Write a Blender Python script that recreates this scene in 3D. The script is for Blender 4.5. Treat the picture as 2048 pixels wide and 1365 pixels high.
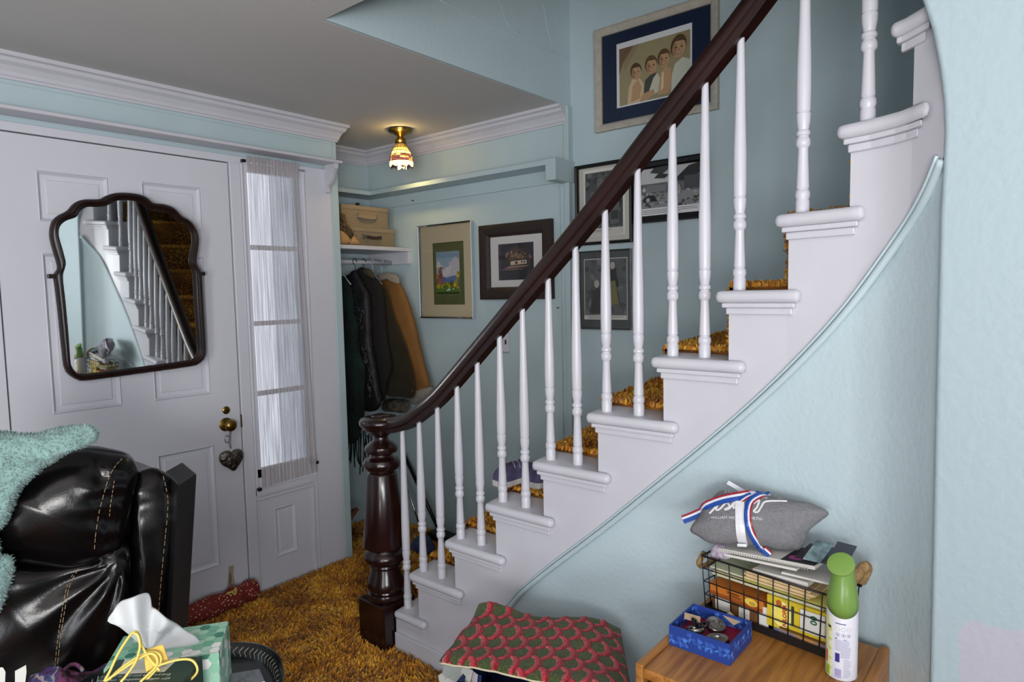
import bpy, bmesh, math, random
from mathutils import Vector, Matrix
from math import sin, cos, pi, radians, sqrt, atan2, floor

for o in list(bpy.data.objects):
    bpy.data.objects.remove(o)
SC = bpy.context.scene
COL = SC.collection

# ------------------------------------------------------------------ camera
FPX = 1311.2                       # focal length in pixels of the 2048 px wide frame
CAM = Vector((0.0, 0.0, 1.422))
def cam_axes(yaw, pitch, roll):
    f = Vector((sin(yaw), cos(yaw), 0)); r = Vector((cos(yaw), -sin(yaw), 0)); d = Vector((0, 0, -1))
    f2 = f * cos(pitch) + d * sin(pitch); d2 = d * cos(pitch) - f * sin(pitch)
    r3 = r * cos(roll) + d2 * sin(roll); d3 = d2 * cos(roll) - r * sin(roll)
    return r3, d3, f2
CR, CD, CF = cam_axes(radians(50.2875), radians(4.2767), radians(1.1547))
cd = bpy.data.cameras.new('camera'); cd.sensor_width = 36.0; cd.lens = FPX / 2048 * 36.0
cd.clip_start = 0.02; cd.clip_end = 100
cam = bpy.data.objects.new('camera', cd); COL.objects.link(cam)
m = Matrix.Identity(4)
for i in range(3):
    m[i][0] = CR[i]; m[i][1] = -CD[i]; m[i][2] = -CF[i]; m[i][3] = CAM[i]
cam.matrix_world = m
SC.camera = cam
SC.view_settings.view_transform = 'Standard'
SC.view_settings.look = 'None'
SC.view_settings.gamma = 1.0
SC.view_settings.use_curve_mapping = False
SC.view_settings.exposure = -0.28

cy = SC.cycles
cy.max_bounces = 8; cy.diffuse_bounces = 3; cy.glossy_bounces = 3; cy.transmission_bounces = 5; cy.transparent_max_bounces = 8
cy.adaptive_threshold = 0.02; cy.caustics_reflective = False; cy.caustics_refractive = False

# ------------------------------------------------------------------ light
W = bpy.data.worlds.new('sky'); SC.world = W; W.use_nodes = True
W.node_tree.nodes['Background'].inputs[0].default_value = (0.90, 0.91, 1.0, 1)
W.node_tree.nodes['Background'].inputs[1].default_value = 1.5
def area(name, loc, target, sx, sy, power, color):
    l = bpy.data.lights.new(name, 'AREA'); l.shape = 'RECTANGLE'; l.size = sx; l.size_y = sy
    l.energy = power; l.color = color
    o = bpy.data.objects.new(name, l); COL.objects.link(o); o.location = loc
    o.rotation_euler = (Vector(target) - Vector(loc)).to_track_quat('-Z', 'Z').to_euler()
    return o
area('assumed_light_side', (-2.12, -0.3, 1.25), (1.0, 0.6, 1.25), 2.4, 0.8, 75, (0.93, 0.95, 1.0))  # assumed daylight source, unseen: added area light before the solid left wall, no window
area('assumed_light_back', (-1.1, -2.5, 1.30), (0.4, 2.0, 1.5), 1.5, 0.8, 92, (0.95, 0.96, 1.0))  # main light, assumed behind the camera; added panel, no window in the back wall
area('upstairs_fill_light', (2.0, -1.6, 3.6), (2.2, 1.2, 2.2), 1.2, 1.2, 1.5, (0.9, 0.95, 1.0))  # unseen fill added over the stairs to lift the upper walls

area('ceiling_fill_light', (-0.7, -0.5, 1.25), (-0.3, 0.1, 2.3), 0.6, 0.6, 56, (1.0, 0.95, 0.9))  # added upward fill that brightens the ceiling; no lamp stands here

# ------------------------------------------------------------------ picture position -> point on a real plane
def ray(x, y):
    return CR * ((x - 1024) / FPX) + CD * ((y - 682.5) / FPX) + CF
def onx(v, x, y):
    d = ray(x, y); return CAM + d * ((v - CAM.x) / d.x)
def ony(v, x, y):
    d = ray(x, y); return CAM + d * ((v - CAM.y) / d.y)
def onz(v, x, y):
    d = ray(x, y); return CAM + d * ((v - CAM.z) / d.z)
def onp(p0, n, x, y):
    d = ray(x, y); return CAM + d * ((Vector(p0) - CAM).dot(n) / d.dot(n))

# ------------------------------------------------------------------ materials
def lin(c):
    return tuple(((v / 255) / 12.92 if v / 255 <= 0.04045 else ((v / 255 + 0.055) / 1.055) ** 2.4) for v in c[:3])
MATS = {}
def mat(name, rgb, rough=0.6, metal=0.0, bump=0.0, bscale=60.0, var=0.0, vscale=3.0, var_rgb=None, coat=0.0,
        spec=0.5, stretch=None, detail=4.0, trans=0.0, ior=1.45, sheen=0.0, alpha=1.0, dist=0.01, emit=None, estr=0.0):
    if name in MATS: return MATS[name]
    mt = bpy.data.materials.new(name); mt.use_nodes = True
    nt = mt.node_tree; b = nt.nodes['Principled BSDF']
    c = lin(rgb)
    b.inputs['Base Color'].default_value = (*c, 1); b.inputs['Roughness'].default_value = rough
    b.inputs['Metallic'].default_value = metal; b.inputs['Specular IOR Level'].default_value = spec
    b.inputs['Coat Weight'].default_value = coat; b.inputs['Coat Roughness'].default_value = 0.12
    b.inputs['Transmission Weight'].default_value = trans; b.inputs['IOR'].default_value = ior
    b.inputs['Sheen Weight'].default_value = sheen; b.inputs['Alpha'].default_value = alpha
    if emit:
        b.inputs['Emission Color'].default_value = (*lin(emit), 1); b.inputs['Emission Strength'].default_value = estr
    if var or bump:
        tc = nt.nodes.new('ShaderNodeTexCoord'); mp = nt.nodes.new('ShaderNodeMapping')
        nt.links.new(tc.outputs['Object'], mp.inputs[0])
        if stretch: mp.inputs['Scale'].default_value = stretch
    if var:
        n = nt.nodes.new('ShaderNodeTexNoise'); n.inputs['Scale'].default_value = vscale; n.inputs['Detail'].default_value = detail
        nt.links.new(mp.outputs[0], n.inputs['Vector'])
        r = nt.nodes.new('ShaderNodeValToRGB')
        c2 = lin(var_rgb) if var_rgb else tuple(max(0, v * (1 - var)) for v in c)
        r.color_ramp.elements[0].position = 0.35; r.color_ramp.elements[1].position = 0.65
        r.color_ramp.elements[0].color = (*c2, 1); r.color_ramp.elements[1].color = (*c, 1)
        nt.links.new(n.outputs['Fac'], r.inputs[0]); nt.links.new(r.outputs[0], b.inputs['Base Color'])
    if bump:
        n2 = nt.nodes.new('ShaderNodeTexNoise'); n2.inputs['Scale'].default_value = bscale; n2.inputs['Detail'].default_value = 5
        nt.links.new(mp.outputs[0], n2.inputs['Vector'])
        bp = nt.nodes.new('ShaderNodeBump'); bp.inputs['Strength'].default_value = bump; bp.inputs['Distance'].default_value = dist
        nt.links.new(n2.outputs['Fac'], bp.inputs['Height']); nt.links.new(bp.outputs[0], b.inputs['Normal'])
    MATS[name] = mt
    return mt
def attr_mat(name, rough=0.6, bump=0.0, bscale=200, sheen=0.0, coat=0.0):
    """colour comes from the print stored on the faces"""
    mt = mat(name, (200, 200, 200), rough, bump=bump, bscale=bscale, sheen=sheen, coat=coat)
    nt = mt.node_tree
    a = nt.nodes.new('ShaderNodeAttribute'); a.attribute_name = 'Col'
    nt.links.new(a.outputs['Color'], nt.nodes['Principled BSDF'].inputs['Base Color'])
    return mt
BLUE = mat('pale_blue_wall_paint', (188, 207, 213), 0.55, bump=0.12, bscale=45, var=0.05, vscale=2.5)
BLUEP = mat('pale_blue_wood_paint', (186, 205, 210), 0.45, bump=0.05, bscale=20, var=0.05, vscale=4, stretch=(1, 1, 0.2))
BLUET = mat('pale_blue_plaster', (190, 208, 215), 0.6, bump=0.17, bscale=80, var=0.04, vscale=3)
WHITE = mat('white_gloss_paint', (205, 205, 214), 0.32, bump=0.04, bscale=25, var=0.04, vscale=6)
WHITED = mat('white_door_paint', (214, 215, 225), 0.42, bump=0.05, bscale=18, var=0.05, vscale=3, stretch=(1, 1, 0.4))
CEIL = mat('ceiling_paint', (205, 203, 202), 0.8, bump=0.05, bscale=60, var=0.03, vscale=2)
MAHOG = mat('dark_mahogany', (40, 19, 17), 0.26, bump=0.03, bscale=30, var=0.45, vscale=9, stretch=(6, 1, 1), coat=0.4)
MAHOGB = mat('mahogany_rail', (42, 19, 17), 0.34, bump=0.03, bscale=30, var=0.5, vscale=5, stretch=(4, 1, 1), coat=0.12)
BLACKWOOD = mat('near_black_wood', (34, 26, 25), 0.35, bump=0.05, bscale=40, var=0.3, vscale=14, stretch=(1, 8, 8))
BRASS = mat('aged_brass', (150, 122, 62), 0.3, metal=1.0, var=0.4, vscale=30)
CHROME = mat('chrome', (205, 205, 208), 0.12, metal=1.0)
STEEL = mat('steel', (170, 168, 165), 0.25, metal=1.0, var=0.3, vscale=40)
PEWTER = mat('pewter', (120, 116, 110), 0.3, metal=1.0, bump=0.8, bscale=60, var=0.5, vscale=50)
BLACK = mat('black_plastic', (16, 16, 17), 0.4)
WIRE = mat('dark_wire', (52, 50, 50), 0.4, metal=0.7)
GLASS = mat('window_glass', (240, 245, 250), 0.02, trans=1.0, ior=1.02, spec=0.3)
PRINT = attr_mat('printed_card', 0.5)
PRINTG = attr_mat('print_under_glass', 0.22, coat=0.5)
CLOTHP = attr_mat('woven_wool', 0.9, bump=0.5, bscale=400, sheen=0.2)

# ------------------------------------------------------------------ object helpers
ORG = {}
def empty(name, loc, label=None, cat=None, group=None, kind=None):
    o = bpy.data.objects.new(name, None); COL.objects.link(o); o.location = loc
    o.empty_display_size = 0.05
    ORG[o] = Vector(loc); tag(o, label, cat, group, kind)
    return o
def tag(o, label=None, cat=None, group=None, kind=None):
    if label: o['label'] = label
    if cat: o['category'] = cat
    if group: o['group'] = group
    if kind: o['kind'] = kind
    return o
def mk(name, verts, faces, mt, parent=None, smooth=False, cols=None, bevel=0, mats=None, fmat=None, base=None):
    """one mesh object; verts in world space"""
    if parent is None:
        if base is None:
            xs = [v[0] for v in verts]; ys = [v[1] for v in verts]; zs = [v[2] for v in verts]
            base = Vector(((min(xs) + max(xs)) / 2, (min(ys) + max(ys)) / 2, min(zs)))
        org = Vector(base)
    else:
        org = ORG[parent]
    me = bpy.data.meshes.new(name)
    me.from_pydata([tuple(Vector(v) - org) for v in verts], [], [tuple(f) for f in faces])
    if mats:
        for q in mats: me.materials.append(q)
    else:
        me.materials.append(mt)
    if fmat:
        for p, i in zip(me.polygons, fmat): p.material_index = i
    if cols:
        ca = me.color_attributes.new('Col', 'FLOAT_COLOR', 'CORNER')
        k = 0
        for p, c in zip(me.polygons, cols):
            for _ in range(p.loop_total):
                ca.data[k].color = (c[0], c[1], c[2], 1); k += 1
    if smooth:
        for p in me.polygons: p.use_smooth = True
    bm = bmesh.new(); bm.from_mesh(me)
    if bevel:
        es = [e for e in bm.edges if len(e.link_faces) == 2 and e.calc_face_angle(0) > 0.6]
        bmesh.ops.bevel(bm, geom=es, offset=bevel, segments=2, profile=0.5, affect='EDGES')
    if not cols: bmesh.ops.recalc_face_normals(bm, faces=bm.faces)
    bm.to_mesh(me); bm.free()
    o = bpy.data.objects.new(name, me); COL.objects.link(o)
    if parent is not None:
        o.parent = parent
    else:
        o.location = org
    ORG[o] = org
    return o
BOXF = [(0, 3, 2, 1), (4, 5, 6, 7), (0, 1, 5, 4), (1, 2, 6, 5), (2, 3, 7, 6), (3, 0, 4, 7)]
def boxv(x0, x1, y0, y1, z0, z1):
    return [(x0, y0, z0), (x1, y0, z0), (x1, y1, z0), (x0, y1, z0), (x0, y0, z1), (x1, y0, z1), (x1, y1, z1), (x0, y1, z1)]
def box(name, x0, x1, y0, y1, z0, z1, mt, parent=None, bevel=0.0, **k):
    return mk(name, boxv(x0, x1, y0, y1, z0, z1), BOXF, mt, parent, bevel=bevel, **k)
class MB:
    def __init__(s): s.v = []; s.f = []; s.m = []; s.c = []
    def add(s, v, f, m=0, c=None):
        b = len(s.v); s.v += [tuple(q) for q in v]; s.f += [tuple(i + b for i in q) for q in f]
        s.m += [m] * len(f); s.c += [c] * len(f); return s
    def box(s, *a, m=0, c=None): return s.add(boxv(*a), BOXF, m, c)
    def obox(s, o, u, v, n, m=0, c=None):
        """oriented box from corner o with edge vectors u, v, n"""
        o = Vector(o); u = Vector(u); v = Vector(v); n = Vector(n)
        return s.add([o, o + u, o + u + v, o + v, o + n, o + u + n, o + u + v + n, o + v + n], BOXF, m, c)
    def build(s, name, mt, parent=None, **k):
        if any(i for i in s.m): k['fmat'] = s.m
        if any(i is not None for i in s.c): k['cols'] = s.c
        return mk(name, s.v, s.f, mt, parent, **k)
def lathe_g(profile, c, seg=28, ax=None):
    """profile [(r,h)] around an axis through c (z by default)"""
    c = Vector(c)
    az = Vector((0, 0, 1)) if ax is None else Vector(ax).normalized()
    a1 = az.orthogonal().normalized(); a2 = az.cross(a1)
    v = []; f = []
    for r, h in profile:
        for i in range(seg):
            t = 2 * pi * i / seg
            v.append(c + az * h + (a1 * cos(t) + a2 * sin(t)) * max(r, 1e-5))
    n = len(profile)
    for j in range(n - 1):
        for i in range(seg):
            i2 = (i + 1) % seg
            f.append((j * seg + i, j * seg + i2, (j + 1) * seg + i2, (j + 1) * seg + i))
    f.append(tuple(range(seg - 1, -1, -1))); f.append(tuple((n - 1) * seg + i for i in range(seg)))
    return v, f
def lathe(name, profile, c, mt, parent=None, seg=28, ax=None, **k):
    v, f = lathe_g(profile, c, seg, ax)
    o = mk(name, v, f, mt, parent, smooth=True, **k)
    auto(o); return o
def auto(o, ang=40):
    """shade smooth but keep sharp edges"""
    me = o.data
    bm = bmesh.new(); bm.from_mesh(me)
    for e in bm.edges:
        e.smooth = not (len(e.link_faces) == 2 and e.calc_face_angle(0) > radians(ang))
    for fc in bm.faces: fc.smooth = True
    bm.to_mesh(me); bm.free()
    return o
def catmull(pts, n=8, closed=False):
    pts = [Vector(p) for p in pts]; out = []; N = len(pts)
    rng = range(N) if closed else range(N - 1)
    for i in rng:
        if closed: p0, p1, p2, p3 = pts[i - 1], pts[i], pts[(i + 1) % N], pts[(i + 2) % N]
        else:
            p1, p2 = pts[i], pts[i + 1]
            p0 = pts[i - 1] if i else p1 * 2 - p2
            p3 = pts[i + 2] if i + 2 < N else p2 * 2 - p1
        for j in range(n):
            t = j / n
            out.append(0.5 * ((2 * p1) + (p2 - p0) * t + (2 * p0 - 5 * p1 + 4 * p2 - p3) * t * t + (3 * p1 - p0 - 3 * p2 + p3) * t ** 3))
    if not closed: out.append(pts[-1])
    return out
def sweep_g(path, prof, up=(0, 0, 1), closed=False, scale=None):
    """sweep a closed 2-D profile [(side,up)] along a path"""
    path = [Vector(p) for p in path]; up = Vector(up); n = len(path); k = len(prof); v = []; f = []
    for i, p in enumerate(path):
        if closed: t = path[(i + 1) % n] - path[i - 1]
        else: t = path[min(i + 1, n - 1)] - path[max(i - 1, 0)]
        t.normalize()
        s = t.cross(up)
        if s.length < 1e-4: s = t.cross(Vector((0.3, 1, 0.1)))
        s.normalize(); u = s.cross(t)
        sc = scale[i] if scale else 1
        for a, b in prof: v.append(p + s * a * sc + u * b * sc)
    rng = range(n) if closed else range(n - 1)
    for i in rng:
        i2 = (i + 1) % n
        for j in range(k):
            j2 = (j + 1) % k
            f.append((i * k + j, i * k + j2, i2 * k + j2, i2 * k + j))
    if not closed:
        f.append(tuple(range(k - 1, -1, -1))); f.append(tuple((n - 1) * k + j for j in range(k)))
    return v, f
def circ(r, n=8): return [(r * cos(2 * pi * i / n), r * sin(2 * pi * i / n)) for i in range(n)]
def tube(name, path, r, mt, parent=None, seg=8, closed=False, scale=None, up=(0, 0, 1), **k):
    v, f = sweep_g(path, circ(r, seg), up, closed, scale)
    return mk(name, v, f, mt, parent, smooth=True, **k)
def sweep(name, path, prof, mt, parent=None, up=(0, 0, 1), closed=False, **k):
    v, f = sweep_g(path, prof, up, closed)
    o = mk(name, v, f, mt, parent, **k); auto(o); return o
def prism_g(poly, d):
    """poly: 3-D points of a flat outline, d: extrusion vector"""
    d = Vector(d); n = len(poly); P = [Vector(p) for p in poly]
    v = P + [p + d for p in P]
    f = [tuple(range(n - 1, -1, -1)), tuple(range(n, 2 * n))]
    for i in range(n): f.append((i, (i + 1) % n, n + (i + 1) % n, n + i))
    return v, f
def prism(name, poly, d, mt, parent=None, bevel=0, **k):
    v, f = prism_g(poly, d); return mk(name, v, f, mt, parent, bevel=bevel, **k)
def resample(pts, n):
    pts = [Vector(p) for p in pts]; L = [0]
    for a, b in zip(pts, pts[1:] + pts[:1]): L.append(L[-1] + (b - a).length)
    out = []; T = L[-1]; j = 0
    for i in range(n):
        s = T * i / n
        while L[j + 1] < s: j += 1
        t = (s - L[j]) / max(1e-9, L[j + 1] - L[j])
        out.append(pts[j].lerp(pts[(j + 1) % len(pts)], t))
    return out
def puff(name, outline, front, back, n, mt, parent=None, rings=9, N=72, disp=None, power=2.2, center=None, smooth_outline=4, **k):
    """cushion-like solid: outline (3-D points in one plane), n = direction of its front"""
    n = Vector(n).normalized()
    P = catmull(outline, smooth_outline, True) if smooth_outline else [Vector(p) for p in outline]
    P = resample(P, N)
    c = sum(P, Vector()) / N if center is None else Vector(center)
    v = []; f = []
    def h(s, T): return T * (1 - s ** power) ** (1 / power)
    ss = [sin(pi / 2 * i / rings) for i in range(rings + 1)]
    for side, T in ((1, front), (-1, back)):
        base = len(v); v.append(c + n * side * h(0, T))
        for s in ss[1:]:
            for p in P:
                q = c.lerp(p, s); hh = h(s, T) if s < 1 else 0
                v.append(q + n * side * hh)
        for i in range(N): f.append((base, base + 1 + i, base + 1 + (i + 1) % N))
        for r in range(rings - 1):
            for i in range(N):
                a = base + 1 + r * N + i; b = base + 1 + r * N + (i + 1) % N
                f.append((a, a + N, b + N, b))
    if disp: v = [Vector(q) + disp(Vector(q)) for q in v]
    # weld the rims
    fr = 1 + (rings - 1) * N; bk = 1 + rings * N + 1 + (rings - 1) * N
    for i in range(N): v[bk + i] = v[fr + i]
    f = [tuple((q - bk + fr) if q >= bk else q for q in fc) for fc in f]
    v = v[:bk]
    return mk(name, v, f, mt, parent, smooth=True, **k)
def paint(name, parent, o, u, v, n, polys, mt=None, step=0.0003, **k):
    """flat print: coloured outlines laid on a sheet; polys [(rgb, [(a,b)..])] in metres along u, v"""
    o = Vector(o); u = Vector(u).normalized(); v = Vector(v).normalized(); n = Vector(n).normalized()
    vv = []; ff = []; cc = []
    for i, (c, pts) in enumerate(polys):
        b = len(vv)
        vv += [o + u * a + v * q + n * (step * (i + 1)) for a, q in pts]
        idx = list(range(b, b + len(pts)))
        ff.append(idx); cc.append(lin(c))
    ob = mk(name, vv, ff, mt or PRINT, parent, cols=cc, **k)
    return ob
def rect(a, b, c, d): return [(a, c), (b, c), (b, d), (a, d)]
def oval(x, y, rx, ry, n=14, rot=0): return [(x + rx * cos(2 * pi * i / n) * cos(rot) - ry * sin(2 * pi * i / n) * sin(rot), y + rx * cos(2 * pi * i / n) * sin(rot) + ry * sin(2 * pi * i / n) * cos(rot)) for i in range(n)]
def text_g(s, size, o, u, v, n, depth=0.0003, align='LEFT', shear=0.0, bold=0.0):
    cu = bpy.data.curves.new('t', 'FONT'); cu.body = s; cu.size = size; cu.align_x = align; cu.extrude = depth; cu.resolution_u = 2
    cu.shear = shear; cu.offset = bold
    ob = bpy.data.objects.new('t', cu); COL.objects.link(ob)
    dg = bpy.context.evaluated_depsgraph_get()
    me = bpy.data.meshes.new_from_object(ob.evaluated_get(dg))
    o = Vector(o); u = Vector(u).normalized(); v = Vector(v).normalized(); n = Vector(n).normalized()
    vs = [o + u * q.co.x + v * q.co.y + n * q.co.z for q in me.vertices]; fs = [tuple(p.vertices) for p in me.polygons]
    bpy.data.objects.remove(ob); bpy.data.curves.remove(cu); bpy.data.meshes.remove(me)
    return vs, fs
def text(name, s, size, o, u, v, n, mt, parent, **k):
    vs, fs = text_g(s, size, o, u, v, n, **k)
    return mk(name, vs, fs, mt, parent)
def hnoise(p, s=1.0):
    from mathutils import noise
    return noise.noise(Vector(p) * s)
# ================================================================== the setting
H = 2.297           # ceiling
DY = 2.903          # face of the front door
def st(o): o['kind'] = 'structure'; return o
CARPET_BASE = mat('gold_brown_carpet', (150, 96, 30), 0.95, bump=0.8, bscale=120, var=0.5, vscale=7, var_rgb=(86, 48, 14))
st(box('floor', -2.2, 2.70, -2.6, 3.36, -0.05, 0.0, CARPET_BASE))
mb = MB()
mb.box(-2.2, 1.287, -2.6, 3.36, H, H + 0.22); mb.box(1.287, 2.70, 1.83, 3.36, H, H + 0.22)
st(mb.build('ceiling', CEIL))
st(box('wall_back', -2.3, 2.7, -2.7, -2.6, 0, 4.8, BLUE))
st(box('wall_left', -2.3, -2.2, -2.6, 3.0, 0, H, BLUE))
st(box('wall_stair', 2.66, 2.76, -2.6, 3.36, 0, 4.8, BLUE))
st(box('wall_bulkhead', 1.287, 2.66, 1.815, 1.829, H + 0.0005, 4.8, BLUE))
st(box('wall_upper', 1.20, 1.287, -2.6, 1.90, H + 0.22, 4.8, BLUE))
st(box('ceiling_upper', 1.2, 2.7, -2.6, 1.9, 4.8, 4.9, CEIL))
st(box('wall_alcove_back', 2.04, 2.66, 3.32, 3.36, 0, H, BLUE))
al = st(box('wall_alcove_side', 2.63, 2.66, 1.805, 3.32, 0, H, BLUEP))
st(box('wall_alcove_return', 2.04, 2.098, 3.0, 3.32, 0, H, BLUEP))
st(box('wall_exterior', 2.0, 2.039, 2.995, 3.40, 0, H, mat('white_siding', (235, 235, 238), 0.7)))
# corner strip where the panelling stops, with its shallow groove
st(box('trim_1', 2.612, 2.632, 1.80, 1.828, 0.05, H - 0.001, BLUEP, bevel=0.003))
st(box('trim_2', 2.622, 2.632, 1.86, 1.866, 0.05, 1.93, BLUEP))
# plaster cracks and repairs on the bulkhead
def seam(name, pts, r, mt):
    st(tube(name, catmull(pts, 4), r, mt, seg=6, up=(0, 1, 0)))
seam('trim_3', [ony(1.8145, x, y) for x, y in ((880, 0), (930, 22), (975, 46), (1020, 66), (1070, 92), (1120, 110), (1136, 116))], 0.0022, BLUE)
seam('trim_4', [ony(1.8145, x, y) for x, y in ((1000, 2), (1012, 44), (1040, 66))], 0.0012, BLUE)
seam('trim_5', [ony(1.8145, x, y) for x, y in ((1086, 0), (1092, 45), (1104, 96))], 0.0014, BLUE)

# ---- front wall: left part, band above the doorway, frame members
mb = MB()
mb.box(-2.2, 0.50, 2.92, 3.0, 0, H); mb.box(0.50, 2.098, 2.92, 3.0, 2.05, H); mb.box(1.887, 2.06, 2.931, 3.0, 0, 2.05); mb.box(0.5, 0.63, 2.931, 3.0, 0, 2.05); mb.box(0.63, 1.56, 2.945, 2.97, 0, 2.05); mb.box(1.56, 1.886, 2.936, 2.99, 0, 0.5)
st(mb.build('wall_front', BLUE))
# blue band of panelled boards between shelf and crown
fb = st(box('trim_6', -2.2, 2.098, 2.906, 2.92, 2.10, H, BLUEP))
st(box('trim_7', -2.2, 2.062, 2.902, 2.907, 2.2, 2.2035, BLUEP))
st(box('trim_8', 2.066, 2.072, 2.899, 2.907, 2.10, H - 0.06, BLUEP))
def board(name, x0, x1, z0, z1, y=2.903, th=0.02, mt=WHITED, bev=0.002):
    return st(box(name, x0, x1, y, y + th, z0, z1, mt, bevel=bev))
board('trim_9', 0.50, 0.640, 0, 2.066, 2.899, 0.03)                 # left casing
board('trim_10', 0.50, 1.897, 2.0335, 2.066, 2.900, 0.03)            # head
board('trim_11', 1.514, 1.566, 0, 2.036, 2.899, 0.03, bev=0.004)    # post between door and side light
board('trim_12', 1.898, 2.052, 0, 2.066, 2.900, 0.03)               # wide pilaster board
board('trim_13', 2.052, 2.098, 0, 2.10, 2.896, 0.105, BLUEP, 0.004) # blue edge of the pilaster
board('trim_14', 1.886, 1.898, 0, 2.036, 2.893, 0.03, bev=0.004)
board('trim_15', 1.566, 1.576, 0.476, 2.036, 2.893, 0.03, bev=0.003)
# crown mouldings
CP = [(0, -0.082), (0.010, -0.082), (0.012, -0.074), (0.018, -0.070), (0.022, -0.058), (0.036, -0.040), (0.052, -0.030), (0.058, -0.018), (0.072, -0.014), (0.072, 0.0), (0, 0)]
def crown(name, path2, inward, mt=WHITE):
    """path2: points along the wall; inward: unit vectors from the wall into the room at each point"""
    v = []; f = []; k = len(CP)
    for (x, y), (ix, iy) in zip(path2, inward):
        for p, z in CP: v.append((x + ix * p, y + iy * p, H - 0.0005 + z))
    n = len(path2)
    for i in range(n - 1):
        for j in range(k):
            f.append((i * k + j, i * k + (j + 1) % k, (i + 1) * k + (j + 1) % k, (i + 1) * k + j))
    f.append(tuple(range(k - 1, -1, -1))); f.append(tuple((n - 1) * k + j for j in range(k)))
    return st(mk(name, v, f, mt))
crown('trim_16', [(-2.2, 2.906), (2.098, 2.906), (2.098, 3.0)], [(0, -1), (0.55, -1), (0.55, 0)])
crown('trim_17', [(2.098, 3.32), (2.63, 3.32), (2.63, 1.812)], [(0, -1), (-1, -1), (-1, 0)])

# ---- front door
d = empty('door_1', (1.075, DY, 0.0)); d['kind'] = 'structure'
panels = [(0.774, 1.014, 1.718, 1.905), (1.135, 1.378, 1.718, 1.905), (0.774, 1.014, 0.994, 1.602), (1.137, 1.376, 0.994, 1.605),
          (0.774, 1.014, 0.204, 0.763), (1.134, 1.376, 0.204, 0.763)]
def panelled(name, x0, x1, z0, z1, y, th, holes, mt, parent):
    """slab with rectangular openings cut through its front skin"""
    xs = sorted({x0, x1, *[h[0] for h in holes], *[h[1] for h in holes]}); zs = sorted({z0, z1, *[h[2] for h in holes], *[h[3] for h in holes]})
    mb = MB()
    for a, b in zip(xs, xs[1:]):
        for c, e in zip(zs, zs[1:]):
            mx, mz = (a + b) / 2, (c + e) / 2
            if any(h[0] < mx < h[1] and h[2] < mz < h[3] for h in holes): continue
            mb.add([(a, y, c), (b, y, c), (b, y, e), (a, y, e)], [(0, 1, 2, 3)])
    for h in holes:
        for p, q in (((h[0], h[2]), (h[1], h[2])), ((h[1], h[2]), (h[1], h[3])), ((h[1], h[3]), (h[0], h[3])), ((h[0], h[3]), (h[0], h[2]))):
            mb.add([(p[0], y, p[1]), (q[0], y, q[1]), (q[0], y + 0.012, q[1]), (p[0], y + 0.012, p[1])], [(0, 1, 2, 3)])
    mb.box(x0, x1, y + 0.012, y + th, z0, z1)
    for p, q in (((x0, z0), (x1, z0)), ((x1, z0), (x1, z1)), ((x1, z1), (x0, z1)), ((x0, z1), (x0, z0))):
        mb.add([(p[0], y, p[1]), (q[0], y, q[1]), (q[0], y + 0.012, q[1]), (p[0], y + 0.012, p[1])], [(0, 1, 2, 3)])
    return mb.build(name, mt, parent)
panelled('door_slab', 0.645, 1.507, 0.006, 2.028, DY, 0.04, panels, WHITED, d)
def raised(name, x0, x1, z0, z1, y, parent, mt=WHITED, m1=0.014, m2=0.030):
    """moulded rim and a bevelled field inside one door panel"""
    mb = MB()
    def ring(a, ya, b, yb):
        A = [(x0 + a, ya, z0 + a), (x1 - a, ya, z0 + a), (x1 - a, ya, z1 - a), (x0 + a, ya, z1 - a)]
        B = [(x0 + b, yb, z0 + b), (x1 - b, yb, z0 + b), (x1 - b, yb, z1 - b), (x0 + b, yb, z1 - b)]
        mb.add(A + B, [(i, (i + 1) % 4, 4 + (i + 1) % 4, 4 + i) for i in range(4)])
    ring(0, y + 0.001, 0.004, y - 0.003); ring(0.004, y - 0.003, 0.009, y + 0.004); ring(0.009, y + 0.004, m1, y + 0.010)
    ring(m1, y + 0.010, m2, y + 0.0095); ring(m2, y + 0.0095, m2 + 0.003, y + 0.006)
    e = m2 + 0.003
    mb.add([(x0 + e, y + 0.006, z0 + e), (x1 - e, y + 0.006, z0 + e), (x1 - e, y + 0.006, z1 - e), (x0 + e, y + 0.006, z1 - e)], [(0, 1, 2, 3)])
    return mb.build(name, mt, parent)
for a in panels: raised('panel', *a, DY, d)
# worn patch by the bottom hinge side and the dirty edge are left to the paint; lock furniture:
kn = lathe('knob', [(0.0, -0.0), (0.030, 0.0), (0.031, 0.004), (0.024, 0.007), (0.012, 0.010), (0.011, 0.030), (0.018, 0.034), (0.026, 0.042), (0.027, 0.052), (0.022, 0.060), (0.010, 0.064), (0.0, 0.065)],
           (1.436, DY, 0.845), BRASS, d, ax=(0, -1, 0)); kn['label'] = 'round aged brass knob'
db = lathe('lock_cylinder', [(0.0, 0), (0.017, 0), (0.018, 0.004), (0.014, 0.007), (0.010, 0.008), (0, 0.008)], (1.441, DY, 0.910), BRASS, d, ax=(0, -1, 0))
box('key_slot', 1.4395, 1.4425, DY - 0.0095, DY - 0.0075, 0.903, 0.917, BLACK, db)
box('strike_plate', 1.508, 1.512, 2.897, 2.903, 0.82, 0.88, BRASS, d)
wp = paint('worn_paint', d, (1.40, DY - 0.0003, 0.02), (1, 0, 0), (0, 0, 1), (0, -1, 0),
      [((176, 158, 142), [(0.0, 0.06), (0.02, 0.055), (0.04, 0.08), (0.035, 0.12), (0.04, 0.16), (0.015, 0.165), (0.01, 0.12)]),
       ((120, 104, 92), [(0.012, 0.085), (0.02, 0.07), (0.026, 0.1), (0.022, 0.14), (0.016, 0.13)])])

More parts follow.
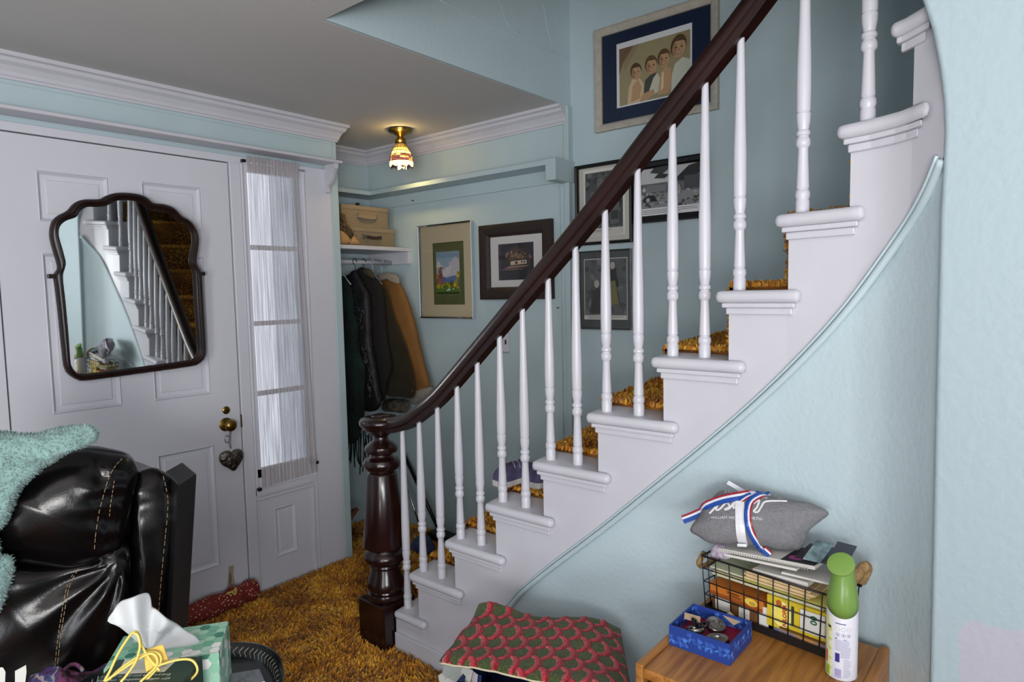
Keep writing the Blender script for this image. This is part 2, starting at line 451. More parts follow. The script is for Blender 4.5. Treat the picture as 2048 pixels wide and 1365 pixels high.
# ---- side light window
w1 = empty('window_1', (1.73, 2.93, 0.5)); w1['kind'] = 'structure'
mb = MB(); mb.box(1.576, 1.600, 2.905, 2.94, 0.56, 2.036); mb.box(1.862, 1.886, 2.905, 2.94, 0.56, 2.036)
mb.box(1.600, 1.862, 2.905, 2.94, 2.005, 2.036); mb.box(1.576, 1.886, 2.905, 2.94, 0.50, 0.60)
mb.build('window_frame', WHITED, w1)
box('window_sill', 1.566, 1.890, 2.892, 2.93, 0.476, 0.505, WHITED, w1, bevel=0.003)
zz = [0.60, 0.962, 1.297, 1.656, 2.005]
for z in zz[1:-1]: box('muntin', 1.600, 1.862, 2.912, 2.93, z - 0.011, z + 0.011, WHITED, w1)
for a, b in zip(zz, zz[1:]): box('pane', 1.600, 1.862, 2.919, 2.922, a + 0.005, b - 0.005, GLASS, w1)
# panel under the side light
pl = empty('trim_18', (1.72, 2.903, 0.0)); pl['kind'] = 'structure'
panelled('lower_panel', 1.566, 1.886, 0.0, 0.476, 2.905, 0.03, [(1.656, 1.774, 0.145, 0.392)], WHITED, pl)
raised('raised_panel', 1.656, 1.774, 0.145, 0.392, 2.905, pl, m1=0.016, m2=0.026)
box('panel_moulding', 1.570, 1.876, 2.894, 2.908, 0.452, 0.466, WHITED, pl, bevel=0.004)
box('panel_moulding', 1.864, 1.876, 2.894, 2.908, 0.0, 0.452, WHITED, pl, bevel=0.004)
box('panel_moulding', 1.568, 1.574, 2.899, 2.908, 0.0, 0.452, WHITED, pl, bevel=0.002)

# ---- rough plaster pier at the right: rounded edge, flaring at the top where the stair turns behind it
edge = [(0.162, 0.0), (0.162, 0.655), (0.165, 1.205), (0.166, 1.556), (0.164, 1.637), (0.163, 1.699), (0.166, 1.753), (0.174, 1.816), (0.186, 1.881), (0.202, 1.938), (0.225, 2.0), (0.255, 2.06), (0.29, 2.11), (0.33, 2.15), (0.33, 2.295)]
PX0, PX1 = 1.44, 1.62
v = []; f = []
rr = [(0.0, 0.006), (0.0015, 0.002), (0.004, -0.0015), (0.008, -0.003), (0.014, -0.0035), (0.10, -0.0035), (PX1 - PX0, 0.004)]   # (depth from face, setback of the edge)
for y, z in edge:
    for dpt, sb in rr: v.append((PX0 + dpt, y - sb, z))
k = len(rr)
for i in range(len(edge) - 1):
    for j in range(k - 1): f.append((i * k + j, i * k + j + 1, (i + 1) * k + j + 1, (i + 1) * k + j))
b = len(v)
for y, z in edge: v += [(PX0, -1.8, z), (PX1, -1.8, z)]
for i in range(len(edge) - 1):
    f.append((i * k, (i + 1) * k, b + 2 * (i + 1), b + 2 * i)); f.append((i * k + k - 1, b + 2 * i + 1, b + 2 * (i + 1) + 1, (i + 1) * k + k - 1))
PIER = mat('rough_pale_blue_plaster', (166, 184, 192), 0.55, bump=0.25, bscale=60, dist=0.006)
nt = PIER.node_tree
# a patch of lavender primer near the bottom, with its own ragged outline
tc = nt.nodes.new('ShaderNodeNewGeometry'); n1 = nt.nodes.new('ShaderNodeTexNoise'); n1.inputs['Scale'].default_value = 9
nt.links.new(tc.outputs['Position'], n1.inputs['Vector'])
sp = nt.nodes.new('ShaderNodeSeparateXYZ'); nt.links.new(tc.outputs['Position'], sp.inputs[0])
def mth(op, a, b):
    q = nt.nodes.new('ShaderNodeMath'); q.operation = op
    for i, x in enumerate((a, b)):
        if isinstance(x, (int, float)): q.inputs[i].default_value = x
        else: nt.links.new(x, q.inputs[i])
    return q.outputs[0]
nz = mth('MULTIPLY', mth('SUBTRACT', n1.outputs['Fac'], 0.5), 0.06)
ma = mth('GREATER_THAN', mth('SUBTRACT', 0.805, sp.outputs['Z']), nz)
mbb = mth('GREATER_THAN', mth('SUBTRACT', 0.115, sp.outputs['Y']), nz)
mk_ = mth('MULTIPLY', ma, mbb)
mx = nt.nodes.new('ShaderNodeMix'); mx.data_type = 'RGBA'
nt.links.new(mk_, mx.inputs['Factor']); mx.inputs['A'].default_value = (*lin((166, 184, 192)), 1); mx.inputs['B'].default_value = (*lin((178, 179, 192)), 1)
nt.links.new(mx.outputs['Result'], nt.nodes['Principled BSDF'].inputs['Base Color'])
o = st(mk('wall_pier', v, f, PIER, smooth=True)); auto(o, 35)
# ================================================================== staircase
PATH = [(1.64, 2.3), (1.64, 0.75), (1.635, 0.62), (1.622, 0.5), (1.602, 0.4), (1.58, 0.31), (1.55, 0.25), (1.50, 0.2), (1.455, 0.168), (1.40, 0.13)]
def px(y):
    if y >= PATH[0][1]: return 1.64
    for (x1, y1), (x2, y2) in zip(PATH, PATH[1:]):
        if y2 <= y <= y1: return x1 + (x2 - x1) * (y1 - y) / (y1 - y2)
    return PATH[-1][0]
RISE = 0.1768
RY = [None, 1.940, 1.857, 1.654, 1.451, 1.244, 1.037, 0.824, 0.640, 0.491, 0.354, 0.230, 0.172]     # riser positions on the stringer
TILT = [None, 8, 9, 9, 10, 9, 9, 8, 7, 3, -5, -20, -38]
XW = 2.658
def rl(n, x, off=0.0):
    """y of riser line n at x (treads fan out towards the wall)"""
    return RY[n] + off + (x - px(RY[n])) * math.tan(radians(TILT[n]))
stair = empty('staircase', (2.15, 1.2, 0.0), 'white painted staircase with turned balusters, dark mahogany rail and gold shag runner', 'staircase')
SHAG = mat('gold_shag_pile', (176, 116, 36), 0.95, sheen=0.3)
nt = SHAG.node_tree; bs = nt.nodes['Principled BSDF']
ge = nt.nodes.new('ShaderNodeNewGeometry'); no = nt.nodes.new('ShaderNodeTexNoise'); no.inputs['Scale'].default_value = 5.5; no.inputs['Detail'].default_value = 6
nt.links.new(ge.outputs['Position'], no.inputs['Vector'])
ad = nt.nodes.new('ShaderNodeMath'); ad.operation = 'MULTIPLY_ADD'; ad.inputs[1].default_value = 0.42
nt.links.new(ge.outputs['Random Per Island'], ad.inputs[0]); nt.links.new(no.outputs['Fac'], ad.inputs[2])
cr = nt.nodes.new('ShaderNodeValToRGB'); e = cr.color_ramp.elements
e[0].position = 0.42; e[0].color = (*lin((112, 60, 12)), 1); e[1].position = 0.95; e[1].color = (*lin((240, 188, 70)), 1)
q = cr.color_ramp.elements.new(0.62); q.color = (*lin((188, 118, 22)), 1)
q = cr.color_ramp.elements.new(0.78); q.color = (*lin((220, 154, 40)), 1)
nt.links.new(ad.outputs[0], cr.inputs[0]); nt.links.new(cr.outputs[0], bs.inputs['Base Color'])
def shag(points, normal, height, rnd, width=0.005, lean=0.8):
    """blades of pile growing from the points"""
    v = []; f = []; N = Vector(normal)
    t1 = N.orthogonal().normalized(); t2 = N.cross(t1)
    for p in points:
        p = Vector(p); a = rnd.uniform(0, 2 * pi); h = height * rnd.uniform(0.6, 1.15)
        # neighbouring blades lean together in drifts
        b = 2.5 * pi * hnoise(p, 4.0) + rnd.uniform(-1.0, 1.0)
        dr = (t1 * cos(b) + t2 * sin(b)) * h * lean * rnd.uniform(0.3, 1.0)
        s = (t1 * cos(a) + t2 * sin(a)) * width * rnd.uniform(0.7, 1.2)
        i = len(v); mid = p + N * h * 0.6 + dr * 0.35; tip = p + N * h * rnd.uniform(0.75, 1) + dr
        v += [p - s, p + s, mid - s * 0.9, mid + s * 0.9, tip]
        f += [(i, i + 1, i + 3, i + 2), (i + 2, i + 3, i + 4)]
    return v, f
rnd = random.Random(4)
ND = 11
for n in range(1, ND + 1):
    Zt = n * RISE
    yf = RY[n] + 0.026; yb = RY[n + 1] - (0.05 if n > 1 else 0.055)
    if n >= 8: yb = RY[n + 1] - 0.035
    if n == 11: yb = 0.185
    if n == 1: yf = 1.975
    if n == 11: yf = 0.277
    K = 6
    inner = [(px(yf + (yb - yf) * i / K) - 0.03, yf + (yb - yf) * i / K) for i in range(K + 1)]
    rb = max(RY[n + 1], 0.176)
    face = [(px(yb), yb), (px(rb) , rb)]
    nx = n + 1 if n < 11 else 12
    poly = inner + face + [(XW, max(rl(nx, XW), -0.6)), (XW, rl(n, XW, 0.026))]
    tr = prism('tread', [(x, y, Zt - 0.031) for x, y in poly], (0, 0, 0.031), WHITE, stair, bevel=0.0125)
    for fc in tr.data.polygons: fc.use_smooth = True
    auto(tr, 50)
    # cove under the nosing, in two steps
    for nm, dx, z0, z1, ye in (('cove_moulding', 0.019, 0.031, 0.043, 0.014), ('cove_moulding', 0.011, 0.043, 0.060, 0.022)):
        a, b = yf - ye * (1.0 if n > 1 else 1.4), yb + ye
        pts = [(px(a + (b - a) * i / K) - dx, a + (b - a) * i / K) for i in range(K + 1)] + [(px(a + (b - a) * i / K) + 0.004, a + (b - a) * i / K) for i in range(K, -1, -1)]
        prism(nm, [(x, y, Zt - z1) for x, y in pts], (0, 0, z1 - z0), WHITE, tr, bevel=0.003)
    # riser board
    xr0 = px(RY[n]) + 0.002
    P1 = (xr0, rl(n, xr0)); P2 = (XW, rl(n, XW))
    prism('riser', [(P1[0], P1[1], Zt - RISE), (P2[0], P2[1], Zt - RISE), (P2[0], P2[1] - 0.018, Zt - RISE), (P1[0], P1[1] - 0.018, Zt - RISE)], (0, 0, RISE - 0.031), WHITE, stair)
    # carpet runner: backing over tread and riser, then the pile
    cx0 = px(RY[n]) + (0.125 if n < 8 else 0.155)
    cp = [(cx0, rl(n, cx0, 0.040)), (cx0, rl(nx, cx0, 0.004)), (XW - 0.004, max(rl(nx, XW, 0.004), -0.6)), (XW - 0.004, rl(n, XW, 0.040))]
    bk = prism('carpet_runner', [(x, y, Zt + 0.0006) for x, y in cp], (0, 0, 0.008), CARPET_BASE, stair)
    rp = [(cx0, rl(n, cx0, 0.040)), (XW - 0.004, rl(n, XW, 0.040)), (XW - 0.004, rl(n, XW, 0.028)), (cx0, rl(n, cx0, 0.028))]
    prism('carpet_riser', [(x, y, Zt - RISE + 0.01) for x, y in rp], (0, 0, RISE - 0.002), CARPET_BASE, bk)
    pts = []
    cnt = 2600 if n <= 9 else 1200
    for _ in range(cnt):
        x = cx0 + (XW - 0.01 - cx0) * rnd.random() ** 1.3; a = rl(n, x, 0.045); b = max(rl(nx, x, 0.004), -0.6)
        pts.append((x, a + (b - a) * rnd.random(), Zt + 0.006))
    v, f = shag(pts, (0, 0, 1), 0.022, rnd, 0.0042, 0.6)
    pts = []
    for _ in range(1500):
        x = cx0 + (XW - 0.01 - cx0) * rnd.random() ** 1.2
        pts.append((x, rl(n, x, 0.040), Zt - RISE + 0.01 + RISE * rnd.random()))
    v2, f2 = shag(pts, (0, 1, 0), 0.014, rnd, 0.0042)
    b0 = len(v); v += v2; f += [tuple(i + b0 for i in q) for q in f2]
    s = mk('pile', v, f, SHAG, bk); s['kind'] = 'stuff'

# stringer (white skirt of the stair) with the stepped top and the curved lower edge
BEAD = [(1.60, 0.0), (1.545, 0.06), (1.50, 0.15), (1.46, 0.245), (1.418, 0.321), (1.35, 0.411), (1.223, 0.531), (1.033, 0.697), (0.866, 0.85), (0.718, 0.986), (0.583, 1.115), (0.46, 1.243), (0.35, 1.373), (0.25, 1.513), (0.202, 1.584), (0.17, 1.649), (0.13, 1.74)]
def bead_z(y):
    if y >= BEAD[0][0]: return 0.0
    for (y1, z1), (y2, z2) in zip(BEAD, BEAD[1:]):
        if y2 <= y <= y1: return z1 + (z2 - z1) * (y1 - y) / (y1 - y2)
    return BEAD[-1][1]
v = []; f = []
def col(y, zt):
    zb = bead_z(y); x = px(y); v.append((x, y, zb)); v.append((x, y, zt)); v.append((x + 0.022, y, zb)); v.append((x + 0.022, y, zt))
    return len(v) - 4
for n in range(1, 12):
    y0 = RY[n] if n > 1 else 1.995; y1 = RY[n + 1] if n < 11 else 0.166
    ks = max(2, int((y0 - y1) / 0.03))
    prev = None
    for i in range(ks + 1):
        c = col(y0 + (y1 - y0) * i / ks, n * RISE - 0.0305)
        if prev is not None:
            f += [(prev, c, c + 1, prev + 1), (prev + 2, prev + 3, c + 3, c + 2), (prev + 1, c + 1, c + 3, prev + 3), (prev, prev + 2, c + 2, c)]
        else: f.append((c, c + 1, c + 3, c + 2))
        prev = c
    f.append((prev, prev + 2, prev + 3, prev + 1))
sg = mk('stringer', v, f, WHITE, stair); auto(sg, 30)
# plinth line at the foot of the stringer
box('plinth', 1.630, 1.6405, 1.60, 1.995, 0.0, 0.075, WHITE, stair, bevel=0.003)

# wall below the stringer, following its curve, with a rope-like bead along the joint
v = []; f = []; prev = None
for i in range(49):
    y = 1.62 + (0.167 - 1.62) * i / 48
    x = px(y) + 0.008; b = len(v)
    zt = bead_z(y)
    v += [(x, y, 0.0), (x, y, zt + 0.002), (x + 0.05, y, 0.0), (x + 0.05, y, zt + 0.002)]
    if prev is not None: f += [(prev, b, b + 1, prev + 1), (prev + 2, prev + 3, b + 3, b + 2), (prev + 1, b + 1, b + 3, prev + 3)]
    prev = b
wu = st(mk('wall_understair', v, f, BLUET, smooth=True)); auto(wu, 30)
bp_ = catmull([(px(y) - 0.001, y, z) for y, z in BEAD[2:-1]], 6)
bd = tube('trim_19', bp_, 0.0085, BLUE, seg=8, up=(1, 0, 0)); st(bd)
bd2 = tube('trim_20', [p + Vector((-0.0015, 0.0085, 0.0085)) for p in bp_], 0.0035, BLUE, seg=6, up=(1, 0, 0)); st(bd2)

# newel post
NC = (1.667, 2.083, 0)
nw = box('newel_post', NC[0] - 0.081, NC[0] + 0.081, NC[1] - 0.081, NC[1] + 0.081, 0.0, 0.185, MAHOG, stair, bevel=0.004)
nw['label'] = 'turned dark mahogany newel post'
prof = [(0.0, 0.185), (0.074, 0.185), (0.078, 0.190), (0.080, 0.200), (0.076, 0.212), (0.066, 0.216), (0.064, 0.222), (0.076, 0.230), (0.078, 0.240), (0.072, 0.262), (0.062, 0.290), (0.057, 0.312),
        (0.060, 0.316), (0.064, 0.322), (0.062, 0.330), (0.070, 0.335), (0.082, 0.346), (0.085, 0.360), (0.080, 0.376), (0.068, 0.384), (0.066, 0.390), (0.072, 0.394), (0.076, 0.400),
        (0.086, 0.404), (0.088, 0.410), (0.060, 0.698), (0.056, 0.706), (0.050, 0.710), (0.050, 0.716), (0.066, 0.720), (0.074, 0.732), (0.075, 0.746), (0.068, 0.760), (0.054, 0.766), (0.046, 0.772), (0.044, 0.780),
        (0.052, 0.786), (0.064, 0.790), (0.067, 0.800), (0.065, 0.812), (0.060, 0.816), (0.050, 0.826), (0.032, 0.836), (0.028, 0.845), (0.028, 0.852), (0.040, 0.862), (0.055, 0.872), (0.060, 0.878), (0.068, 0.882), (0.070, 0.890), (0.078, 0.894), (0.084, 0.904), (0.085, 0.914), (0.080, 0.924),
        (0.066, 0.931), (0.045, 0.934), (0.036, 0.935), (0.034, 0.939), (0.022, 0.942), (0.0, 0.943)]
lathe('newel_turning', prof, NC, MAHOG, nw, seg=40)

# handrail
RAIL = [(2.075, 0.906), (2.03, 0.905), (1.97, 0.915), (1.90, 0.940), (1.825, 0.985), (1.75, 1.035), (1.68, 1.093), (1.505, 1.25), (1.326, 1.412), (1.13, 1.588), (0.972, 1.738), (0.876, 1.833), (0.76, 1.945), (0.6, 2.095), (0.47, 2.225), (0.36, 2.345), (0.28, 2.45), (0.22, 2.55)]
rp = catmull([(px(y) + 0.027, y, z) for y, z in RAIL], 5)
RP = [(-0.032, 0.0), (-0.030, 0.014), (-0.022, 0.026), (-0.010, 0.0315), (0.010, 0.0315), (0.022, 0.026), (0.030, 0.014), (0.032, 0.0), (0.030, -0.009), (0.023, -0.014), (0.021, -0.031), (-0.021, -0.031), (-0.023, -0.014), (-0.030, -0.009)]
hr = sweep('handrail', rp, RP, MAHOGB, stair); hr['label'] = 'dark mahogany handrail'
def rail_z(y):
    for (y1, z1), (y2, z2) in zip(RAIL, RAIL[1:]):
        if y2 <= y <= y1: return z1 + (z2 - z1) * (y1 - y) / (y1 - y2)
    return 2.5
# balusters, two to a tread
BAL = [(1.951, 1), (1.853, 2), (1.751, 2), (1.646, 3), (1.544, 3), (1.439, 4), (1.338, 4), (1.232, 5), (1.128, 5), (1.022, 6), (0.915, 6), (0.809, 7), (0.717, 7), (0.623, 8), (0.467, 9), (0.326, 10)]
for y, n in BAL:
    z0 = n * RISE; top = rail_z(y) - 0.020 - z0
    sh = 0.238
    prof = [(0.0, -0.001), (0.0155, -0.001), (0.0158, 0.030), (0.0142, 0.033), (0.0142, 0.035), (0.0165, 0.040), (0.0168, 0.047), (0.0155, 0.054), (0.0128, 0.0565), (0.0128, 0.058), (0.0145, 0.060), (0.0112, 0.150), (0.0118, 0.153), (0.0158, 0.157), (0.0166, 0.165), (0.0158, 0.173), (0.0125, 0.177),
            (0.0125, 0.180), (0.0155, 0.182), (0.0158, 0.187), (0.0150, 0.191), (0.0118, 0.194), (0.0128, 0.199), (0.0152, 0.212), (0.0162, 0.226), (0.0162, 0.231), (0.0142, 0.2325), (0.0142, 0.235), (0.0155, 0.2365)]
    for i in range(9):
        t = i / 8
        prof.append((0.0157 + 0.0012 * sin(pi * min(1, t * 2.2)) - 0.0072 * t ** 1.5, sh + (top - sh) * t))
    prof.append((0.0, top + 0.0005))
    lathe('baluster', prof, (px(y) + 0.027, y, z0), WHITE, stair, seg=20)

# floor pile: the hall between door, stairs and closet
pts = []; rnd = random.Random(8)
while len(pts) < 60000:
    x = rnd.uniform(0.75, 2.62); y = rnd.uniform(1.15, 3.30)
    if x < 1.63 and y > 2.885: continue
    if x < 2.10 and y > 2.885: continue
    if x > 1.64 and y < rl(1, x, 0.03): continue
    if x > 1.62 and y < 1.99: continue
    if abs(x - NC[0]) < 0.084 and abs(y - NC[1]) < 0.084: continue
    if x < 0.95 and y < 1.6: continue
    # thinner far inside the closet
    if y > 2.95 and rnd.random() < 0.3: continue
    pts.append((x, y, 0.0))
v, f = shag(pts, (0, 0, 1), 0.026, rnd, 0.0044, 0.55)
# coarser pile over the rest of the room floor, out of the photograph's frame
pts = []
while len(pts) < 48000:
    x = rnd.uniform(-0.6, 1.60); y = rnd.uniform(0.15, 2.88)
    if x > 0.75 and y > 1.15 and not (x < 0.95 and y < 1.6): continue
    pts.append((x, y, 0.0))
v2, f2 = shag(pts, (0, 0, 1), 0.026, rnd, 0.0052, 0.6)
b0 = len(v); v += v2; f += [tuple(i + b0 for i in q) for q in f2]
s = mk('shag_carpet', v, f, SHAG); tag(s, 'gold and brown shag carpet covering the hall floor', 'carpet', kind='stuff')
# ================================================================== things on the front wall
GLASSP = bpy.data.materials.new('picture_glass'); GLASSP.use_nodes = True
nt = GLASSP.node_tree; nt.nodes.clear()
ou = nt.nodes.new('ShaderNodeOutputMaterial'); mi = nt.nodes.new('ShaderNodeMixShader'); tr = nt.nodes.new('ShaderNodeBsdfTransparent'); gl = nt.nodes.new('ShaderNodeBsdfGlossy')
fr = nt.nodes.new('ShaderNodeFresnel'); fr.inputs[0].default_value = 1.35; gl.inputs['Roughness'].default_value = 0.03
nt.links.new(fr.outputs[0], mi.inputs[0]); nt.links.new(tr.outputs[0], mi.inputs[1]); nt.links.new(gl.outputs[0], mi.inputs[2]); nt.links.new(mi.outputs[0], ou.inputs[0])

# long shelf above the door with its scrolled bracket
sh = empty('wall_shelf', (0.0, 2.906, 2.0), 'long narrow white shelf above the front door, with a scrolled bracket', 'shelf')
box('shelf_board', -2.195, 2.062, 2.80, 2.9055, 2.087, 2.101, WHITE, sh, bevel=0.003)
bk = [(2.8985, 2.0865), (2.806, 2.0865), (2.808, 2.062), (2.822, 2.052), (2.836, 2.034), (2.848, 2.008), (2.862, 1.990), (2.878, 1.980), (2.884, 1.968), (2.884, 1.950), (2.8985, 1.945)]
prism('bracket', [(2.018, y, z) for y, z in bk], (0.022, 0, 0), WHITE, sh, bevel=0.002)
# mirror hung on the door
mo = [(540,52),(620,62),(680,85),(720,120),(790,128),(860,155),(910,205),(960,235),(1005,285),(1025,360),(1018,440),(1010,510),(1030,560),(1045,590),(1050,700),(1062,900),(1072,1100),(1060,1160),(1020,1195),(960,1212),(600,1262),(280,1305),(220,1300),(165,1270),(130,1220),(115,1100),(90,850),(70,680),(60,600),(85,560),(75,500),(50,420),(32,330),(45,250),(85,205),(150,170),(190,125),(250,98),(360,95),(400,75),(460,55)]
mi_ = [(525,103),(600,108),(650,130),(690,165),(750,175),(810,185),(850,205),(880,245),(930,260),(960,295),(978,350),(970,430),(955,510),(975,560),(985,620),(990,760),(1005,960),(1015,1090),(1008,1130),(985,1155),(950,1168),(600,1215),(260,1258),(215,1250),(185,1220),(172,1180),(160,1000),(140,780),(122,610),(138,550),(140,510),(120,430),(95,340),(100,280),(140,240),(210,215),(230,180),(280,148),(370,148),(420,135),(470,108)]
MN = Vector((-0.047, -0.998, -0.045)).normalized(); MP0 = Vector((1.075, 2.852, 1.48))      # it leans a little forward and left
def door2(p, y): q = onp(MP0, MN, 90 + p[0] / 3.3294, 370 + p[1] / 3.3294); return Vector((q.x, q.z))
def lean(x, y, z): return (x, y - 2.885 + MP0.y - (MN.x * (x - MP0.x) + MN.z * (z - MP0.z)) / MN.y, z)
MO = [door2(p, 2.875) for p in mo]; MI = [door2(p, 2.88) for p in mi_]
mc = sum(MI, Vector((0, 0))) / len(MI)
def polar(pts, n):
    pts = [Vector((p.x, p.y)) for p in catmull([Vector((q.x, q.y, 0)) for q in pts], 4, True)]
    A = [(atan2(p.y - mc.y, p.x - mc.x), (p - mc).length) for p in pts]; A.sort()
    out = []
    for i in range(n):
        a = -pi + 2 * pi * i / n
        for (a1, r1), (a2, r2) in zip(A, A[1:] + [(A[0][0] + 2 * pi, A[0][1])]):
            if a1 <= a <= a2: t = (a - a1) / max(1e-9, a2 - a1); out.append(r1 + (r2 - r1) * t); break
        else:
            out.append(A[0][1])
    return out
NM = 160
ro = polar(MO, NM); ri = polar(MI, NM)
mr = empty('wall_mirror', (mc.x, 2.9, 1.1), 'dark wood framed mirror with a scalloped top, hanging slightly crooked on the door', 'mirror')
v = []; f = []
lay = [(0.0, 2.898), (0.0, 2.882), (0.18, 2.874), (0.42, 2.871), (0.55, 2.876), (0.68, 2.873), (0.85, 2.878), (1.0, 2.888), (1.0, 2.898)]
for i in range(NM):
    a = -pi + 2 * pi * i / NM
    for t, y in lay:
        r = ro[i] + (ri[i] - ro[i]) * t
        v.append(lean(mc.x + r * cos(a), y, mc.y + r * sin(a)))
k = len(lay)
for i in range(NM):
    for j in range(k): f.append((i * k + j, i * k + (j + 1) % k, ((i + 1) % NM) * k + (j + 1) % k, ((i + 1) % NM) * k + j))
o = mk('mirror_frame', v, f, mat('mirror_frame_wood', (38, 22, 20), 0.3, var=0.4, vscale=12, coat=0.3), mr, smooth=True); auto(o, 50)
MIRR = mat('mirror_silver', (225, 230, 228), 0.02, metal=1.0)
v = [lean(mc.x, 2.8885, mc.y)] + [lean(mc.x + (ri[i] + 0.004) * cos(-pi + 2 * pi * i / NM), 2.8885, mc.y + (ri[i] + 0.004) * sin(-pi + 2 * pi * i / NM)) for i in range(NM)]
mk('mirror_glass', v, [(0, 1 + (i + 1) % NM, 1 + i) for i in range(NM)], MIRR, mr)
for x, y in ((103, 553), (404, 548)):
    q = onp(MP0, MN, x, y); box('side_peg', q.x - 0.012, q.x + 0.012, q.y - 0.006, q.y + 0.012, q.z - 0.008, q.z + 0.008, BLACKWOOD, mr, bevel=0.002)

# pewter heart hanging from the door knob
ht = empty('heart_ornament', (1.455, 2.88, 0.62), 'embossed pewter heart hanging from the brass door knob', 'ornament')
hp = [(48,580),(52,552),(72,536),(100,530),(114,540),(128,526),(152,522),(172,536),(176,560),(165,585),(148,612),(126,638),(98,625),(64,606)]
puff('heart_body', [ony(2.878, 420 + a / 2.627, 700 + b / 2.627) for a, b in hp], 0.018, 0.014, (0, -1, 0), PEWTER, ht, rings=6, N=48,
     disp=lambda p: Vector((0, -0.0025 * hnoise(p, 130), 0)))
c0 = ony(2.858, 461, 898); c1 = Vector((1.436, 2.866, 0.818))
tube('cord', [c0, (c0.x - 0.004, 2.862, 0.76), c1], 0.0018, mat('grey_cord', (120, 112, 104), 0.9), ht, seg=6)
tube('cord', [c0 + Vector((0.003, 0, 0)), (c0.x + 0.004, 2.863, 0.77), c1 + Vector((0.006, 0, 0))], 0.0018, MATS['grey_cord'], ht, seg=6)
tube('ring', [Vector((1.424 + 0.011 * cos(t), 2.872, 0.782 + 0.016 * sin(t))) for t in [2 * pi * i / 16 for i in range(16)]], 0.0018, STEEL, ht, seg=6, closed=True, up=(0, 1, 0))

# sheer curtain over the side light, on its rod
ct = empty('sheer_curtain', (1.73, 2.88, 0.52), 'sheer off-white curtain gathered on a rod over the side window', 'curtain')
CURT = bpy.data.materials.new('sheer_fabric'); CURT.use_nodes = True
nt = CURT.node_tree; nt.nodes.clear()
ou = nt.nodes.new('ShaderNodeOutputMaterial'); m1 = nt.nodes.new('ShaderNodeMixShader'); m2 = nt.nodes.new('ShaderNodeMixShader')
td = nt.nodes.new('ShaderNodeBsdfTransparent'); tl = nt.nodes.new('ShaderNodeBsdfTranslucent'); df = nt.nodes.new('ShaderNodeBsdfDiffuse')
tl.inputs[0].default_value = (*lin((236, 232, 238)), 1); df.inputs[0].default_value = (*lin((226, 222, 224)), 1)
m1.inputs[0].default_value = 0.5
tc = nt.nodes.new('ShaderNodeTexCoord'); mp = nt.nodes.new('ShaderNodeMapping'); mp.inputs['Scale'].default_value = (110, 1, 2.5)
nz = nt.nodes.new('ShaderNodeTexNoise'); nz.inputs['Scale'].default_value = 1.6; nz.inputs['Detail'].default_value = 6
rm = nt.nodes.new('ShaderNodeMapRange'); rm.inputs['From Min'].default_value = 0.3; rm.inputs['From Max'].default_value = 0.7; rm.inputs['To Min'].default_value = 0.30; rm.inputs['To Max'].default_value = 0.85
nt.links.new(tc.outputs['Object'], mp.inputs[0]); nt.links.new(mp.outputs[0], nz.inputs['Vector']); nt.links.new(nz.outputs['Fac'], rm.inputs[0])
nt.links.new(tl.outputs[0], m1.inputs[1]); nt.links.new(df.outputs[0], m1.inputs[2])
nt.links.new(rm.outputs[0], m2.inputs[0]); nt.links.new(td.outputs[0], m2.inputs[1]); nt.links.new(m1.outputs[0], m2.inputs[2]); nt.links.new(m2.outputs[0], ou.inputs[0])
rc = random.Random(3)
fold = [(rc.uniform(20, 75), rc.uniform(0, 6.3), rc.uniform(0.3, 0.8)) for _ in range(5)] + [(rc.uniform(90, 150), rc.uniform(0, 6.3), rc.uniform(0.2, 0.45)) for _ in range(4)]
NX, NZ = 200, 46; v = []; f = []
for j in range(NZ + 1):
    t = j / NZ; z = 0.515 + (2.068 - 0.515) * t
    x0 = 1.583 + 0.004 * t; x1 = 1.895 - 0.042 * t
    z_ = z
    for i in range(NX + 1):
        s = i / NX; u = s + 0.035 * (1 - t) * s * 0.6
        y = sum(a * sin(w * u + p) for w, p, a in fold) * 0.0034
        gather = max(0, (t - 0.94) / 0.06)
        y = 2.879 + y * (1 - 0.4 * gather) + 0.004 * gather * sin(i * 1.9)
        zz_ = z_ + 0.006 * gather * sin(i * 2.3 + 1) + (0.012 * s if t < 0.02 else 0)
        v.append((x0 + (x1 - x0) * s, y, zz_))
for j in range(NZ):
    for i in range(NX): a = j * (NX + 1) + i; f.append((a, a + 1, a + NX + 2, a + NX + 1))
mk('curtain_panel', v, f, CURT, ct, smooth=True)
v2 = [(x, y - 0.0025, z) for x, y, z in v]
hem = MB()
for j in (0, 1, 2):
    for i in range(NX): a = j * (NX + 1) + i; hem.add([v2[a], v2[a + 1], v2[a + NX + 2], v2[a + NX + 1]], [(0, 1, 2, 3)])
hem.build('hem', CURT, ct)
hem = MB()
for j in (NZ - 2, NZ - 1):
    for i in range(NX): a = j * (NX + 1) + i; hem.add([v2[a], v2[a + 1], v2[a + NX + 2], v2[a + NX + 1]], [(0, 1, 2, 3)])
hem.build('heading', CURT, ct)
tube('curtain_rod', [(1.572, 2.881, 2.040), (1.890, 2.881, 2.040)], 0.0035, WHITE, ct)
for x, z in ((1.573, 2.046), (1.573, 0.512), (1.888, 0.575)):
    box('rod_holder', x - 0.008, x + 0.008, 2.874, 2.892, z - 0.008, z + 0.006, BLACK if z < 2 or x < 1.6 else WHITE, ct)

